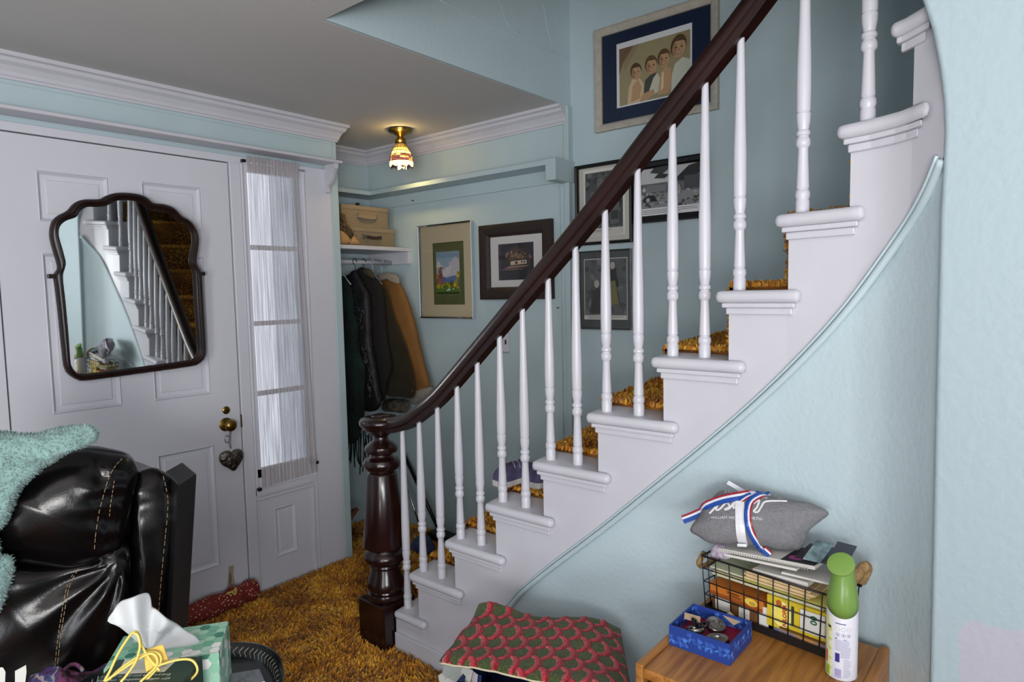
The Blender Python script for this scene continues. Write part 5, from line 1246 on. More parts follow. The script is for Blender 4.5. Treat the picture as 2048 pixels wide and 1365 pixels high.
def ribbon(name, pts, w_, cols, off=0.004, drop=0, tree=PB):
    P = catmull([pos(*q) for q in pts], 6)
    D = drape(P, PN, tree, off)
    if drop: D = [d_ if i < len(P) - drop else D[len(P) - drop - 1].lerp(P[i] + PN * 0.02, 1) for i, d_ in enumerate(D)]
    n_ = len(D); vs = []; fs = []; cc_ = []
    k_ = len(cols)
    for i, p in enumerate(D):
        t = (D[min(i + 1, n_ - 1)] - D[max(i - 1, 0)]).normalized(); s_ = t.cross(PN).normalized()
        for j in range(k_ + 1):
            q = p + s_ * w_ * (j / k_ - 0.5)
            vs.append(q + PN * 0.0008 * (1 if 0 < j < k_ else 0))
    for i in range(n_ - 1):
        for j in range(k_): a0 = i * (k_ + 1) + j; fs.append((a0, a0 + 1, a0 + k_ + 2, a0 + k_ + 1)); cc_.append(lin(cols[j]))
    return mk(name, vs, fs, RIB, pw, cols=cc_)
WR = [(222, 222, 228)] * 2
ribbon('white_ribbon', [(745, 330), (750, 420), (752, 520), (752, 620), (752, 715), (752, 765)], 0.0205, WR, 0.003, drop=5)
ribbon('white_ribbon', [(590, 78), (660, 118), (740, 165), (820, 205), (870, 230)], 0.010, WR, 0.006)
ribbon('striped_ribbon', [(130, 462), (240, 420), (400, 350), (560, 310), (720, 285), (860, 240)], 0.022, RIBC, 0.006)
ribbon('striped_ribbon', [(760, 330), (860, 250), (950, 215), (1025, 195)], 0.012, RIBC[::-1], 0.007)
ribbon('striped_ribbon', [(1020, 200), (930, 270), (860, 340), (835, 430), (835, 540), (860, 650), (920, 740), (985, 800), (1040, 850)], 0.0165, RIBC, 0.006, drop=8)
q = drape([pos(860, 238)], PN, PB, 0.006)[0]
puff('knot', [q + U1 * a * 0.011 + V1 * b * 0.008 for a, b in ((-1, 0), (-0.6, 0.8), (0.6, 0.8), (1, 0), (0.6, -0.8), (-0.6, -0.8))], 0.006, 0.006, PN, mat('ribbon_knot', (190, 180, 200), 0.4), pw, rings=4, N=24)

# ---- spray can
SCX, SCY, SR = 1.388, 0.309, 0.0288
sc_ = empty('spray_can', (SCX, SCY, CZ), 'white air freshener can with a green trigger cap on the chest', 'spray can')
lathe('can', [(0, 0.0006), (SR - 0.003, 0.0006), (SR - 0.0005, 0.003), (SR, 0.006), (SR, 0.142), (SR - 0.002, 0.146), (0, 0.146)], (SCX, SCY, CZ), mat('white_can_paint', (214, 214, 224), 0.3), sc_, seg=40)
GCAP = mat('green_cap_plastic', (112, 146, 70), 0.32, coat=0.3)
v, f = lathe_g([(0.0, 0.1462), (SR + 0.0004, 0.1462), (SR + 0.0006, 0.150), (SR, 0.160), (0.0275, 0.172), (0.0255, 0.182), (0.0235, 0.192), (0.0222, 0.202), (0.0215, 0.212), (0.0210, 0.220), (0, 0.221)], (SCX, SCY, CZ), 36)
o = mk('cap', v, f, GCAP, sc_, smooth=True); auto(o, 50)
ca = atan2(-SCY, -SCX)
def wrapc(ang, z, r=SR + 0.0003): return (SCX + r * cos(ca + ang), SCY + r * sin(ca + ang), CZ + z)
# cap skirt dips at the front like a tongue
v = []; f = []
NA = 24
for i in range(NA + 1):
    a = -1.25 + 2.5 * i / NA; dip = 0.016 * max(0, cos((a - 0.0) * 1.25)) ** 0.8
    v += [wrapc(a, 0.150, SR + 0.0010), wrapc(a, 0.146 - dip, SR + 0.0010), wrapc(a, 0.146 - dip, SR + 0.0002)]
for i in range(NA): f += [(3 * i, 3 * i + 3, 3 * i + 4, 3 * i + 1), (3 * i + 1, 3 * i + 4, 3 * i + 5, 3 * i + 2)]
mk('cap_skirt', v, f, GCAP, sc_, smooth=True)
ax = Vector((-0.62, 0.10, 0.75)).normalized()
v, f = lathe_g([(0, -0.012), (0.018, -0.012), (0.024, -0.006), (0.0262, 0.0), (0.0255, 0.004), (0.020, 0.0055), (0, 0.0045)], (SCX - 0.003, SCY + 0.003, CZ + 0.228), 32, ax)
o = mk('trigger_button', v, f, mat('green_button_plastic', (122, 158, 76), 0.32, coat=0.3), sc_, smooth=True); auto(o, 60)
polys = []
def cp_(c, pts): polys.append((c, pts))
G = (120, 122, 168)
cp_((226, 228, 200), rect(-1.5, -0.62, 0.004, 0.128))
for i in range(11): cp_((208, 212, 110) if i % 2 else (232, 232, 170), rect(-0.92, -0.66, 0.010 + i * 0.0098, 0.016 + i * 0.0098))
cp_((20, 44, 44), rect(-1.0, -0.72, 0.104, 0.110)); cp_((206, 110, 80), rect(-1.3, -1.0, 0.03, 0.055)); cp_((160, 190, 60), rect(-1.2, -0.8, 0.006, 0.026))
cp_((90, 96, 130), rect(-0.42, 0.25, 0.1175, 0.1195))
def ring_(cx, cz, r, c):
    for k in range(12):
        t0 = 2 * pi * k / 12; t1 = 2 * pi * (k + 1) / 12
        cp_(c, [(cx + r / SR * cos(t0), cz + r * sin(t0)), (cx + r / SR * cos(t1), cz + r * sin(t1)), (cx + (r - 0.0006) / SR * cos(t1), cz + (r - 0.0006) * sin(t1)), (cx + (r - 0.0006) / SR * cos(t0), cz + (r - 0.0006) * sin(t0))])
for k, c in enumerate(((210, 196, 110), (120, 170, 210), (226, 170, 110))): ring_(-0.25 + 0.34 * k, 0.108, 0.0040, c)
for k in range(3): ring_(-0.25 + 0.34 * k, 0.096, 0.0038, (130, 130, 170)); cp_((80, 80, 150), oval(-0.25 + 0.34 * k, 0.096, 0.05, 0.0013, 6))
rs = random.Random(4)
for k in range(15):
    z = 0.087 - k * 0.0026
    if k == 0: cp_((60, 56, 120), rect(-0.42, -0.30, z, z + 0.002)); cp_((60, 56, 120), rect(0.1, 0.3, z, z + 0.001)); continue
    a0 = -0.42 if (z > 0.062 or z < 0.036) else -0.06
    cp_((150, 150, 182), rect(a0, a0 + (0.62 - a0) * rs.uniform(0.8, 1), z, z + 0.0009))
cp_((54, 44, 124), rect(-0.40, -0.12, 0.040, 0.058))
for k in range(9): cp_((150, 140, 200), rect(-0.40 + 0.045 * k, -0.40 + 0.045 * k + 0.026, 0.012, 0.026))
cp_((170, 160, 210), rect(-0.40, 0.0, 0.008, 0.011))
for k in range(12): cp_((160, 160, 190), rect(0.12, 0.12 + 0.5 * rs.uniform(0.6, 1), 0.046 - k * 0.0032, 0.047 - k * 0.0032))
vv = []; ff = []; cc = []
for i, (c, pts) in enumerate(polys):
    # subdivide wide shapes so that they follow the round can
    a0 = min(p[0] for p in pts); a1 = max(p[0] for p in pts)
    if len(pts) == 4 and a1 - a0 > 0.2:
        n_ = int((a1 - a0) / 0.12) + 1; z0 = min(p[1] for p in pts); z1 = max(p[1] for p in pts)
        parts = [rect(a0 + (a1 - a0) * k / n_, a0 + (a1 - a0) * (k + 1) / n_, z0, z1) for k in range(n_)]
    else: parts = [pts]
    for p in parts:
        b_ = len(vv); vv += [wrapc(q[0], q[1], SR + 0.0002 + 0.000004 * i) for q in p]; ff.append(tuple(range(b_, b_ + len(p)))); cc.append(lin(c))
mk('label_print', vv, ff, PRINT, sc_, cols=cc)

# ---- mail bin under a knitted cover
bn = empty('mail_bin', (1.30, 0.93, 0.0), 'dark fabric bin of mail standing by the stairs under the knitted cover', 'bin')
A_ = Vector((1.334, 1.249, 0)); B_ = Vector((1.548, 0.915, 0)); E_ = Vector((1.235, 0.690, 0)); D_ = Vector((1.105, 1.177, 0))
mid = (A_ + B_ + E_ + D_) / 4
cin = [mid + (p - mid) * 0.86 for p in (A_, B_, E_, D_)]
NAVY = mat('navy_canvas', (44, 60, 104), 0.85)
for i in range(4):
    p, q = cin[i], cin[(i + 1) % 4]; n_ = (q - p).cross(Vector((0, 0, 1))).normalized() * 0.012
    mb = MB(); mb.obox(p + Vector((0, 0, 0.01)), q - p, n_, (0, 0, 0.415)); mb.build('side', NAVY, bn)
mb = MB(); mb.add([p + Vector((0, 0, 0.012)) for p in cin], [(0, 1, 2, 3)]); mb.build('bottom', NAVY, bn)
cv = empty('knitted_cover', (1.30, 0.95, 0.40), 'red and green fish-scale knitted cover draped over the mail bin', 'cover')
NU, NV = 190, 150; v = []; f = []; cc = []
rc = random.Random(6)
GR = [(58, 72, 28), (88, 94, 40), (46, 62, 26), (76, 78, 34), (52, 88, 46)]
def scale_col(x, y):
    """rows of overlapping scales, each a green field with a pink to red crescent along its lower rim"""
    RS = 0.0365; PR = 0.044; PC = 0.060
    p_ = -y; q_ = x
    best = None
    for r in range(int(floor(p_ / PR)) - 2, int(floor(p_ / PR)) + 2):
        off = 0.5 * (r % 2)
        for c_ in (floor(q_ / PC - off), floor(q_ / PC - off) + 1):
            dq = q_ - (c_ + off) * PC; dp = p_ - r * PR
            if sqrt(dq * dq + dp * dp) < RS and (best is None or r < best[0]): best = (r, dq, dp)
    if best is None: return rc.choice(GR), 0.0
    r, dq, dp = best
    # the crescent lies towards the lower right of each scale
    ux, uy = 0.45, 0.89
    d_out = sqrt(dq * dq + dp * dp) / RS; d_in = sqrt((dq + 0.0130 * ux) ** 2 + (dp + 0.0130 * uy) ** 2) / RS
    if d_in > 0.93 and dq * ux + dp * uy > -0.006:
        if d_out > 0.93: return (112, 20, 34), 0.2
        if d_in > 1.12: return rc.choice([(140, 14, 30), (158, 20, 36), (120, 12, 26)]), 1.0
        return rc.choice([(190, 48, 64), (206, 68, 82), (178, 38, 54)]), 0.9
    if d_in > 0.85 and dq * ux + dp * uy > 0 and rc.random() < 0.6: return (206, 110, 112), 0.5
    if d_out > 0.95: return (70, 50, 30), -0.3
    return rc.choice(GR), 0.1
hts = []
for j in range(NV + 1):
    for i in range(NU + 1):
        s = i / NU; t = j / NV
        p = A_.lerp(B_, s).lerp(D_.lerp(E_, s), t)
        z = 0.500 + 0.012 * sin(3.1 * s + 1) * (1 - t) + 0.010 * hnoise((s * 3, t * 3, 0.3)) + 0.020 * s * t
        edge_ = min(s, 1 - s, t, 1 - t)
        z -= 0.010 * max(0, 1 - edge_ / 0.06) ** 2
        if t < 0.06: z += 0.012 * sin(s * 9.0) * (1 - t / 0.06)
        z -= 0.004 * t * (1 - s) ** 2
        if s > 0.8: z -= 0.05 * ((s - 0.8) / 0.2) ** 1.5 * (0.35 + 0.65 * t)
        z += 0.022 * math.exp(-((s - 0.02) ** 2 + t * t) / 0.02)
        v.append(Vector((p.x, p.y, z)))
for j in range(NV):
    for i in range(NU):
        a = j * (NU + 1) + i
        # the motif runs diagonally across the cloth
        q_c = (v[a] + v[a + NU + 2]) / 2; c, h_ = scale_col(q_c.x, q_c.y)
        f.append((a, a + 1, a + NU + 2, a + NU + 1)); cc.append(lin(c)); hts.append(h_)
for k, fc in enumerate(f):
    for q in fc: v[q] = v[q] + Vector((0, 0, 0.0009 * hts[k] + 0.0004 * rc.uniform(-1, 1)))
o = mk('knit', v, f, CLOTHP, cv, cols=cc, smooth=True)
m_ = o.modifiers.new('thick', 'SOLIDIFY'); m_.thickness = 0.004; m_.offset = -1
bor = catmull([v[j * (NU + 1)] + Vector((0, 0, -0.002)) for j in range(0, NV + 1, 10)], 3)
tube('edging', catmull([v[NV * (NU + 1) + i] + Vector((0, 0, -0.002)) for i in range(0, NU + 1, 6)], 2), 0.003, mat('cream_edging', (206, 196, 164), 0.9), cv, seg=6)
# letters poking out under the cover
LN = Vector((-0.82, 0.30, 0.48)).normalized()
def letter(label, pts, mt_, lines_=None, n_=LN, p0=(1.150, 1.085, 0.43)):
    P = [onp(p0, n_, *q) for q in pts]
    o = prism('envelope', P, -n_ * 0.0015, mt_); tag(o, label, 'envelope', 'letters in the mail bin')
    if lines_:
        u_ = (onp(p0, n_, 912, 1338) - onp(p0, n_, 890, 1352)).normalized(); v_ = n_.cross(u_).normalized()
        if v_.z < 0: v_ = -v_
        paint('print', o, onp(p0, n_, 888, 1356), u_, v_, n_, lines_, step=0.0003)
    return o
letter('white envelope with two bold printed lines poking out from the mail bin', [(876, 1352), (913, 1330), (945, 1341), (930, 1400), (890, 1420)], PAPER,
       [((60, 60, 66), rect(0.000, 0.032, 0.008, 0.0115)), ((60, 60, 66), rect(0.002, 0.034, 0.002, 0.0055)), ((130, 130, 138), rect(0.004, 0.036, -0.0035, -0.0025)), ((130, 130, 138), rect(0.006, 0.030, -0.0075, -0.0065))])
letter('airmail envelope with red and blue lines behind the printed letter', [(908, 1338), (936, 1335), (955, 1350), (948, 1410), (915, 1400)], mat('airmail_paper', (206, 196, 202), 0.7), n_=LN, p0=(1.163, 1.092, 0.425))
letter('pale grey envelope at the far left corner of the mail bin', [(890, 1324), (905, 1318), (925, 1330), (918, 1370), (884, 1350)], mat('grey_envelope', (176, 182, 178), 0.7), p0=(1.158, 1.110, 0.430))
letter('blue envelope right of the airmail letter in the mail bin', [(945, 1345), (962, 1352), (958, 1410), (935, 1410)], mat('blue_envelope', (52, 74, 130), 0.7), p0=(1.170, 1.075, 0.42))

# ---- sneakers on the fourth stair
def shoe(label, c, ang):
    e = empty('sneaker', c, label, 'shoe', 'purple sneakers on the stairs')
    c = Vector(c); u_ = Vector((cos(ang), sin(ang), 0)); w_ = Vector((-sin(ang), cos(ang), 0))
    ol = [(-0.125, 0), (-0.115, 0.034), (-0.05, 0.036), (0.03, 0.044), (0.09, 0.044), (0.125, 0.022), (0.132, 0), (0.125, -0.024), (0.09, -0.042), (0.03, -0.038), (-0.05, -0.032), (-0.115, -0.032)]
    P = catmull([c + u_ * a + w_ * b for a, b in ol], 4, True)
    prism('sole', P, (0, 0, 0.022), mat('white_sole', (206, 204, 200), 0.6), e, bevel=0.004)
    v = []; f = []; n_ = len(P); ctr = sum(P, Vector()) / n_
    lev = [(0.020, 0.97), (0.035, 0.98), (0.05, 0.92), (0.062, 0.8), (0.07, 0.62), (0.074, 0.4), (0.074, 0.05)]
    for z, s in lev:
        for p in P:
            t = (p - c).dot(u_); q = ctr.lerp(p, s); hz = z * (1.0 - 0.40 * max(0, t / 0.13)) if z > 0.03 else z
            v.append(q + Vector((0, 0, hz)))
    for j in range(len(lev) - 1):
        for i in range(n_): f.append((j * n_ + i, j * n_ + (i + 1) % n_, (j + 1) * n_ + (i + 1) % n_, (j + 1) * n_ + i))
    mk('upper', v, f, mat('purple_grey_mesh', (92, 86, 122), 0.8, bump=0.4, bscale=200, var=0.3, vscale=40), e, smooth=True)
    for k in range(5):
        a = 0.05 - 0.026 * k; z = 0.060 + 0.004 * k
        tube('lace', catmull([c + u_ * a + w_ * 0.03 + Vector((0, 0, z - 0.012)), c + u_ * (a + 0.006) + Vector((0, 0, z + 0.005)), c + u_ * (a - 0.008) - w_ * 0.03 + Vector((0, 0, z - 0.012))], 3), 0.0026, mat('grey_lace', (150, 146, 160), 0.8), e, seg=6)
    return e
Z4 = 4 * RISE + 0.024
shoe('purple-grey sneaker with a white sole on the fourth stair, the nearer of the pair', (1.838, 1.492, Z4), -0.12)
shoe('purple-grey sneaker on the fourth stair behind its pair, toward the wall', (1.90, 1.395, Z4), -0.05)
# ================================================================== black recliner at the left
RN = Vector((-0.309, -0.951, 0.0)); RU = Vector((0.951, -0.309, 0.0))
RC = -RN * 1.85
def rp0(off): return Vector((RC.x, RC.y, 0.8)) + RN * off
def rpx(pts, off=0.0): return [onp(rp0(off), RN, x, y) for x, y in pts]
LEATHER = mat('black_leather', (12, 10, 11), 0.22, bump=0.10, bscale=220, var=0.25, vscale=12, dist=0.002, spec=0.36)
rec = empty('recliner', (0.42, 1.85, 0.0), 'black leather recliner with tan stitching, back turned beside the front door', 'recliner')
def uv(p): return p.dot(RU), p.z
def dpad(p):
    u_, z_ = uv(p); u0, _ = uv(onp(rp0(0), RN, 215, 1000))
    m_ = math.exp(-((u_ - u0) / 0.045) ** 2)
    a_ = 0.0045 * m_ * sin(110 * (z_ + 0.5 * u_) + 4 * hnoise(p, 9)) + 0.004 * hnoise(p, 7)
    # the seam pulls the pad in
    g_ = -0.007 * math.exp(-((u_ - u0 + 0.06 * (z_ - 0.85)) / 0.010) ** 2)
    return -RN * -(a_ + g_)
pad = puff('back_cushion', rpx([(-70, 1060), (-40, 960), (20, 945), (70, 920), (120, 902), (165, 895), (200, 899), (237, 905), (259, 912), (272, 927), (276, 945), (268, 985), (260, 1030), (252, 1068), (240, 1095), (205, 1118), (150, 1132), (90, 1128), (33, 1120), (-20, 1112), (-60, 1100)], 0.0), 0.10, 0.16, RN, LEATHER, rec, rings=22, N=150, disp=dpad, power=2.4)
def dlow(p):
    u_, z_ = uv(p); u0, z0 = uv(onp(rp0(0), RN, 240, 1110))
    d_ = sqrt((u_ - u0) ** 2 + (z_ - z0) ** 2); an = atan2(z_ - z0, u_ - u0)
    return RN * (0.010 * math.exp(-d_ / 0.16) * min(1, d_ / 0.03) * sin(11 * an + 2.5 * hnoise(p, 6)) * 1.4 + 0.004 * hnoise(p, 9))
low = puff('lumbar_cushion', rpx([(-90, 1150), (0, 1118), (110, 1122), (190, 1104), (245, 1080), (262, 1110), (262, 1180), (262, 1290), (268, 1420), (262, 1560), (60, 1580), (-90, 1560)], 0.01), 0.075, 0.14, RN, LEATHER, rec, rings=22, N=150, disp=dlow, power=2.6, center=onp(rp0(0.01), RN, 150, 1330))
def dbol(p):
    u_, z_ = uv(p); return RN * (0.0032 * sin(75 * z_ + 3 * hnoise(p, 8)) * (1 if z_ > 0.5 else 0.3) + 0.003 * hnoise(p, 10) + 0.006 * math.exp(-((z_ - 0.93) / 0.04) ** 2) * sin(120 * z_ + 30 * u_))
bol = puff('side_bolster', rpx([(268, 955), (288, 941), (312, 938), (332, 948), (346, 966), (354, 985), (352, 1060), (346, 1150), (340, 1250), (334, 1400), (330, 1560), (250, 1570), (248, 1400), (250, 1250), (256, 1120), (262, 1020)], -0.03), 0.06, 0.16, RN, LEATHER, rec, rings=16, N=150, disp=dbol, power=2.3, smooth_outline=3)
PZ = 0.962; pN = onz(PZ, 356, 971); pF = onz(PZ, 394, 947); pB = onz(PZ, 328, 944)
P = [pN, pF, pF + (pB - pN), pB]
PANEL = mat('black_vinyl_panel', (22, 21, 23), 0.42, bump=0.1, bscale=160, var=0.3, vscale=60)
prism('back_panel', P, tuple(RU * -0.088 + Vector((0, 0, -0.86))), PANEL, rec, bevel=0.006)
prism('back_core', rpx([(-60, 1000), (60, 960), (250, 935), (300, 952), (345, 972), (340, 1200), (330, 1560), (-60, 1560)], -0.06), -RN * 0.14, LEATHER, rec, bevel=0.01)
# welt where the panel meets the bolster, and its mitre at the top corner
tube('welt', rpx([(345, 967), (358, 972), (352, 1060), (346, 1150), (340, 1250), (334, 1400)], -0.047), 0.004, LEATHER, rec, seg=8, up=RN)
def rblock(name, u0, u1, d0, d1, z0, z1, bev):
    mb = MB(); mb.obox(RU * u0 - RN * d0 + Vector((0, 0, z0)), RU * (u1 - u0), -RN * (d1 - d0), (0, 0, z1 - z0)); return mb.build(name, LEATHER, rec, bevel=bev)
rblock('seat_base', -0.82, 0.05, 1.66, 2.20, 0.06, 0.30, 0.01)
rblock('seat_cushion', -0.80, -0.16, 1.665, 2.195, 0.30, 0.45, 0.05)
rblock('arm_rest', -0.80, 0.02, 1.50, 1.655, 0.06, 0.545, 0.045)
rblock('arm_rest', -0.80, 0.02, 2.205, 2.36, 0.06, 0.545, 0.045)
for u_ in (-0.72, -0.04):
    for d_ in (1.58, 2.28):
        q = RU * u_ - RN * d_; lathe('foot', [(0, 0), (0.025, 0), (0.03, 0.06), (0, 0.06)], (q.x, q.y, 0.0), BLACK, rec, seg=12)
# stitching
trees = [surf(o) for o in (pad, low, bol)]
def hit(x, y, ts=trees):
    d_ = ray(x, y).normalized(); best = None
    for t_ in ts:
        h_ = t_.ray_cast(CAM, d_)
        if h_[0] is not None and (best is None or h_[3] < best[3]): best = h_
    return best[0] - d_ * 0.0012 if best else None
THREAD = mat('tan_thread', (158, 134, 100), 0.8)
def stitches(pts, par, dash=0.009, gap=0.004, ts=trees):
    P_ = [p for p in (hit(q.x, q.y, ts) for q in catmull([Vector((x, y, 0)) for x, y in pts], 14)) if p is not None]
    v_ = []; f_ = []; acc = 0; on_ = True; seg = [P_[0]]
    for a, b in zip(P_, P_[1:]):
        acc += (b - a).length
        if on_: seg.append(b)
        if acc > (dash if on_ else gap):
            if on_ and len(seg) > 1:
                x_, y_ = sweep_g([seg[0], seg[-1]], circ(0.0008, 5), up=(0.2, 0.3, 1)); o_ = len(v_); v_ += x_; f_ += [tuple(q + o_ for q in w_) for w_ in y_]
            on_ = not on_; acc = 0; seg = [b]
    if v_:
        o = mk('stitching', v_, f_, THREAD, par); o['kind'] = 'stuff'
def c5(*p): return [(a / 4.55, 830 + b / 4.55) for a, b in p]
stitches(c5((1110, 400), (1040, 480), (985, 590), (940, 740), (900, 900), (870, 1100), (855, 1270)), rec, ts=[trees[0]])
stitches(c5((1040, 600), (1022, 720), (1005, 830), (995, 940)), rec, 0.006, 0.003, ts=[trees[0]])
stitches(c5((1485, 560), (1508, 650), (1528, 780), (1520, 950), (1500, 1150), (1480, 1360)) + [(320, 1190), (316, 1240)], rec, ts=[trees[2]])
def c3(*p): return [(a / 2.41, 800 + b / 2.41) for a, b in p]
stitches(c3((378, 815), (335, 900), (308, 1040), (290, 1160), (276, 1290)), rec, ts=[trees[1]])
stitches(c3((362, 822), (322, 905), (296, 1040), (278, 1160), (264, 1290)), rec, 0.005, 0.003, ts=[trees[1]])

# teal plush throw over the recliner
tb = empty('plush_throw', (0.35, 1.7, 0.85), 'teal plush throw blanket draped over the black recliner', 'blanket')
PLUSH = mat('teal_plush', (140, 174, 171), 0.95, bump=0.6, bscale=90, var=0.25, vscale=25, sheen=0.4)
def dpl(p): return RN * (0.010 * hnoise(p, 12) + 0.006 * hnoise(p, 40)) + Vector((0, 0, 0.004 * hnoise(p + Vector((3, 1, 2)), 30)))
t1 = puff('throw', rpx([(-90, 880), (-20, 866), (40, 868), (80, 866), (120, 856), (160, 851), (184, 853), (196, 864), (194, 878), (178, 888), (150, 898), (125, 910), (100, 926), (75, 946), (50, 966), (35, 990), (22, 1022), (8, 1050), (-30, 1075), (-90, 1085)], 0.125), 0.040, 0.035, RN, PLUSH, tb, rings=16, N=140, disp=dpl, power=2.6, center=onp(rp0(0.125), RN, 30, 920))
t2 = puff('hanging_end', rpx([(-80, 1060), (-10, 1068), (2, 1108), (22, 1112), (29, 1130), (24, 1160), (12, 1195), (-8, 1230), (-80, 1240)], 0.13), 0.030, 0.02, RN, PLUSH, tb, rings=10, N=90, disp=dpl)
rs = random.Random(13); v = []; f = []
for o_, cnt in ((t1, 9000), (t2, 2500)):
    me = o_.data; org = ORG[o_]; ps = [p for p in me.polygons]; ar = [p.area for p in ps]
    for p in rs.choices(ps, ar, k=cnt):
        vs_ = [Vector(me.vertices[i].co) + org for i in p.vertices]; w_ = [rs.random() for _ in vs_]; s_ = sum(w_)
        q = sum((a * (b / s_) for a, b in zip(vs_, w_)), Vector()); n_ = p.normal
        t_ = Vector((rs.uniform(-1, 1), rs.uniform(-1, 1), rs.uniform(-1, 1))); sd = n_.cross(t_).normalized() * 0.0014
        i = len(v); v += [q - sd, q + sd, q + n_ * 0.0035 + t_ * 0.003]; f.append((i, i + 1, i + 2))
o = mk('plush_pile', v, f, PLUSH, tb); o['kind'] = 'stuff'

# ================================================================== little table with tissue box
TC = Vector((0.46, 1.22, 0)); TZ = 0.662
tt = empty('side_table', (TC.x, TC.y, 0.0), 'small round pedestal table under the black tray', 'table')
lathe('table_top', [(0, TZ - 0.022), (0.15, TZ - 0.022), (0.158, TZ - 0.016), (0.158, TZ - 0.004), (0.152, TZ), (0, TZ)], (TC.x, TC.y, 0), MAHOG, tt, seg=40)
lathe('pedestal', [(0, 0.03), (0.05, 0.03), (0.03, 0.08), (0.022, 0.2), (0.03, 0.35), (0.02, 0.5), (0.035, TZ - 0.022), (0, TZ - 0.022)], (TC.x, TC.y, 0), MAHOG, tt)
lathe('base', [(0, 0.0), (0.14, 0.0), (0.14, 0.012), (0.06, 0.03), (0, 0.03)], (TC.x, TC.y, 0), MAHOG, tt, seg=32)
BU = Vector((0.82, -0.572, 0)).normalized(); BV = Vector((-0.572, -0.82, 0)).normalized()
ty = empty('black_tray', (TC.x, TC.y, TZ), 'black lacquer tray with a rim of pale chevrons under the tissue box', 'tray')
LACQ = mat('black_lacquer', (18, 19, 22), 0.22, coat=0.4)
def sup(t, a, b, e=3.0):
    c, s = cos(t), sin(t); return (abs(c) ** (2 / e)) * a * (1 if c >= 0 else -1), (abs(s) ** (2 / e)) * b * (1 if s >= 0 else -1)
TY0 = Vector((0.468, 1.226, TZ + 0.0008)) + BV * 0.045; v = []; f = []
lay = [(0.0, 0.0), (0.86, 0.0), (0.90, 0.002), (0.955, 0.022), (0.985, 0.027), (1.0, 0.026), (0.995, 0.020), (0.93, -0.0), (0.88, -0.0005), (0.0, -0.0005)]
NT = 72
for s_, z_ in lay:
    for i in range(NT):
        a, b = sup(2 * pi * i / NT, 0.205, 0.240); p = TY0 + BU * a * max(s_, 0.001) - BV * b * max(s_, 0.001); v.append((p.x, p.y, p.z + z_))
for j in range(len(lay) - 1):
    for i in range(NT): f.append((j * NT + i, j * NT + (i + 1) % NT, (j + 1) * NT + (i + 1) % NT, (j + 1) * NT + i))
o = mk('tray_body', v, f, LACQ, ty, smooth=True); auto(o, 40)
mb = MB()
for i in range(0, 84):
    t0 = 2 * pi * i / 84; rs_ = []
    for sgn in (-1, 1):
        for s_, z_, dt in ((0.912, 0.0065, 0.0), (0.930, 0.0132, 0.016), (0.948, 0.0200, 0.0)):
            pass
        a0, b0 = sup(t0, 0.205, 0.240); a1, b1 = sup(t0 + 0.042, 0.205, 0.240); m_ = 0.931; e_ = m_ + 0.020 * sgn
        def pt(a, b, s_): q = TY0 + BU * a * s_ - BV * b * s_; return (q.x, q.y, q.z + 0.002 + (s_ - 0.90) / 0.055 * 0.020 + 0.0006)
        mb.add([pt(a1, b1, m_ + 0.003 * sgn), pt(a1, b1, m_ - 0.002 * sgn), pt(a0, b0, e_ - 0.002), pt(a0, b0, e_ + 0.003)], [(0, 1, 2, 3)])
o = mb.build('chevrons', mat('pale_gold_ink', (170, 170, 156), 0.5), ty); o['kind'] = 'stuff'
q0 = onz(TZ + 0.012, 482, 1348)
mb = MB(); mb.obox(q0 - BU * 0.04, BU * 0.075, BV * 0.05 + BU * 0.015, (0, 0, 0.004)); o = mb.build('foil_packet', mat('clear_foil', (120, 126, 130), 0.15, metal=0.4, bump=0.5, bscale=30), bevel=0.001); tag(o, 'shiny clear packet lying in the black tray', 'packet')

# tissue box
XB = empty('tissue_box', (0.48, 1.2, 0.665), 'green hexagon-patterned tissue box on the black tray', 'tissue box')
BZ0, BZ1 = TZ + 0.006, 0.780
BR = Vector((0.601, 1.246, 0)); LB, DB = 0.186, 0.117
MINT = mat('mint_card', (150, 206, 176), 0.45)
mb = MB(); mb.obox(BR - BU * LB + Vector((0, 0, BZ0)), BU * LB, BV * DB, (0, 0, BZ1 - BZ0)); mb.build('carton', MINT, XB, bevel=0.0015)
def hexes(w_, h_, r, seed):
    rr_ = random.Random(seed); out = [((222, 236, 226), rect(0.0004, w_ - 0.0004, 0.0004, h_ - 0.0004))]
    pal = [(166, 218, 190), (146, 206, 176), (186, 228, 206), (120, 186, 158), (70, 136, 114), (246, 250, 248), (160, 214, 188), (140, 200, 170)]
    dx, dy = r * 1.5, r * sqrt(3)
    for i in range(-1, int(w_ / dx) + 2):
        for j in range(-1, int(h_ / dy) + 2):
            cx = i * dx; cy = j * dy + (dy / 2 if i % 2 else 0)
            pg = clip([(cx + r * 0.95 * cos(k * pi / 3), cy + r * 0.95 * sin(k * pi / 3)) for k in range(6)], 0.0005, w_ - 0.0005, 0.0005, h_ - 0.0005)
            if max(p[0] for p in pg) - min(p[0] for p in pg) < 0.001 or max(p[1] for p in pg) - min(p[1] for p in pg) < 0.001: continue
            c = rr_.choice(pal); out.append((c, pg))
            if c in ((60, 124, 104), (96, 164, 138)): out.append((tuple(int(q * 0.8) for q in c), clip([(cx, cy)] + [(cx + r * 0.95 * cos(k * pi / 3), cy + r * 0.95 * sin(k * pi / 3)) for k in (0, 1, 2)], 0.0005, w_ - 0.0005, 0.0005, h_ - 0.0005)))
    return out
c_ = BR + BV * DB
paint('hexagon_print', XB, c_ - BU * LB + Vector((0, 0, BZ1)), BU, -BV, (0, 0, 1), hexes(LB, DB, 0.0108, 1), step=0.000012)
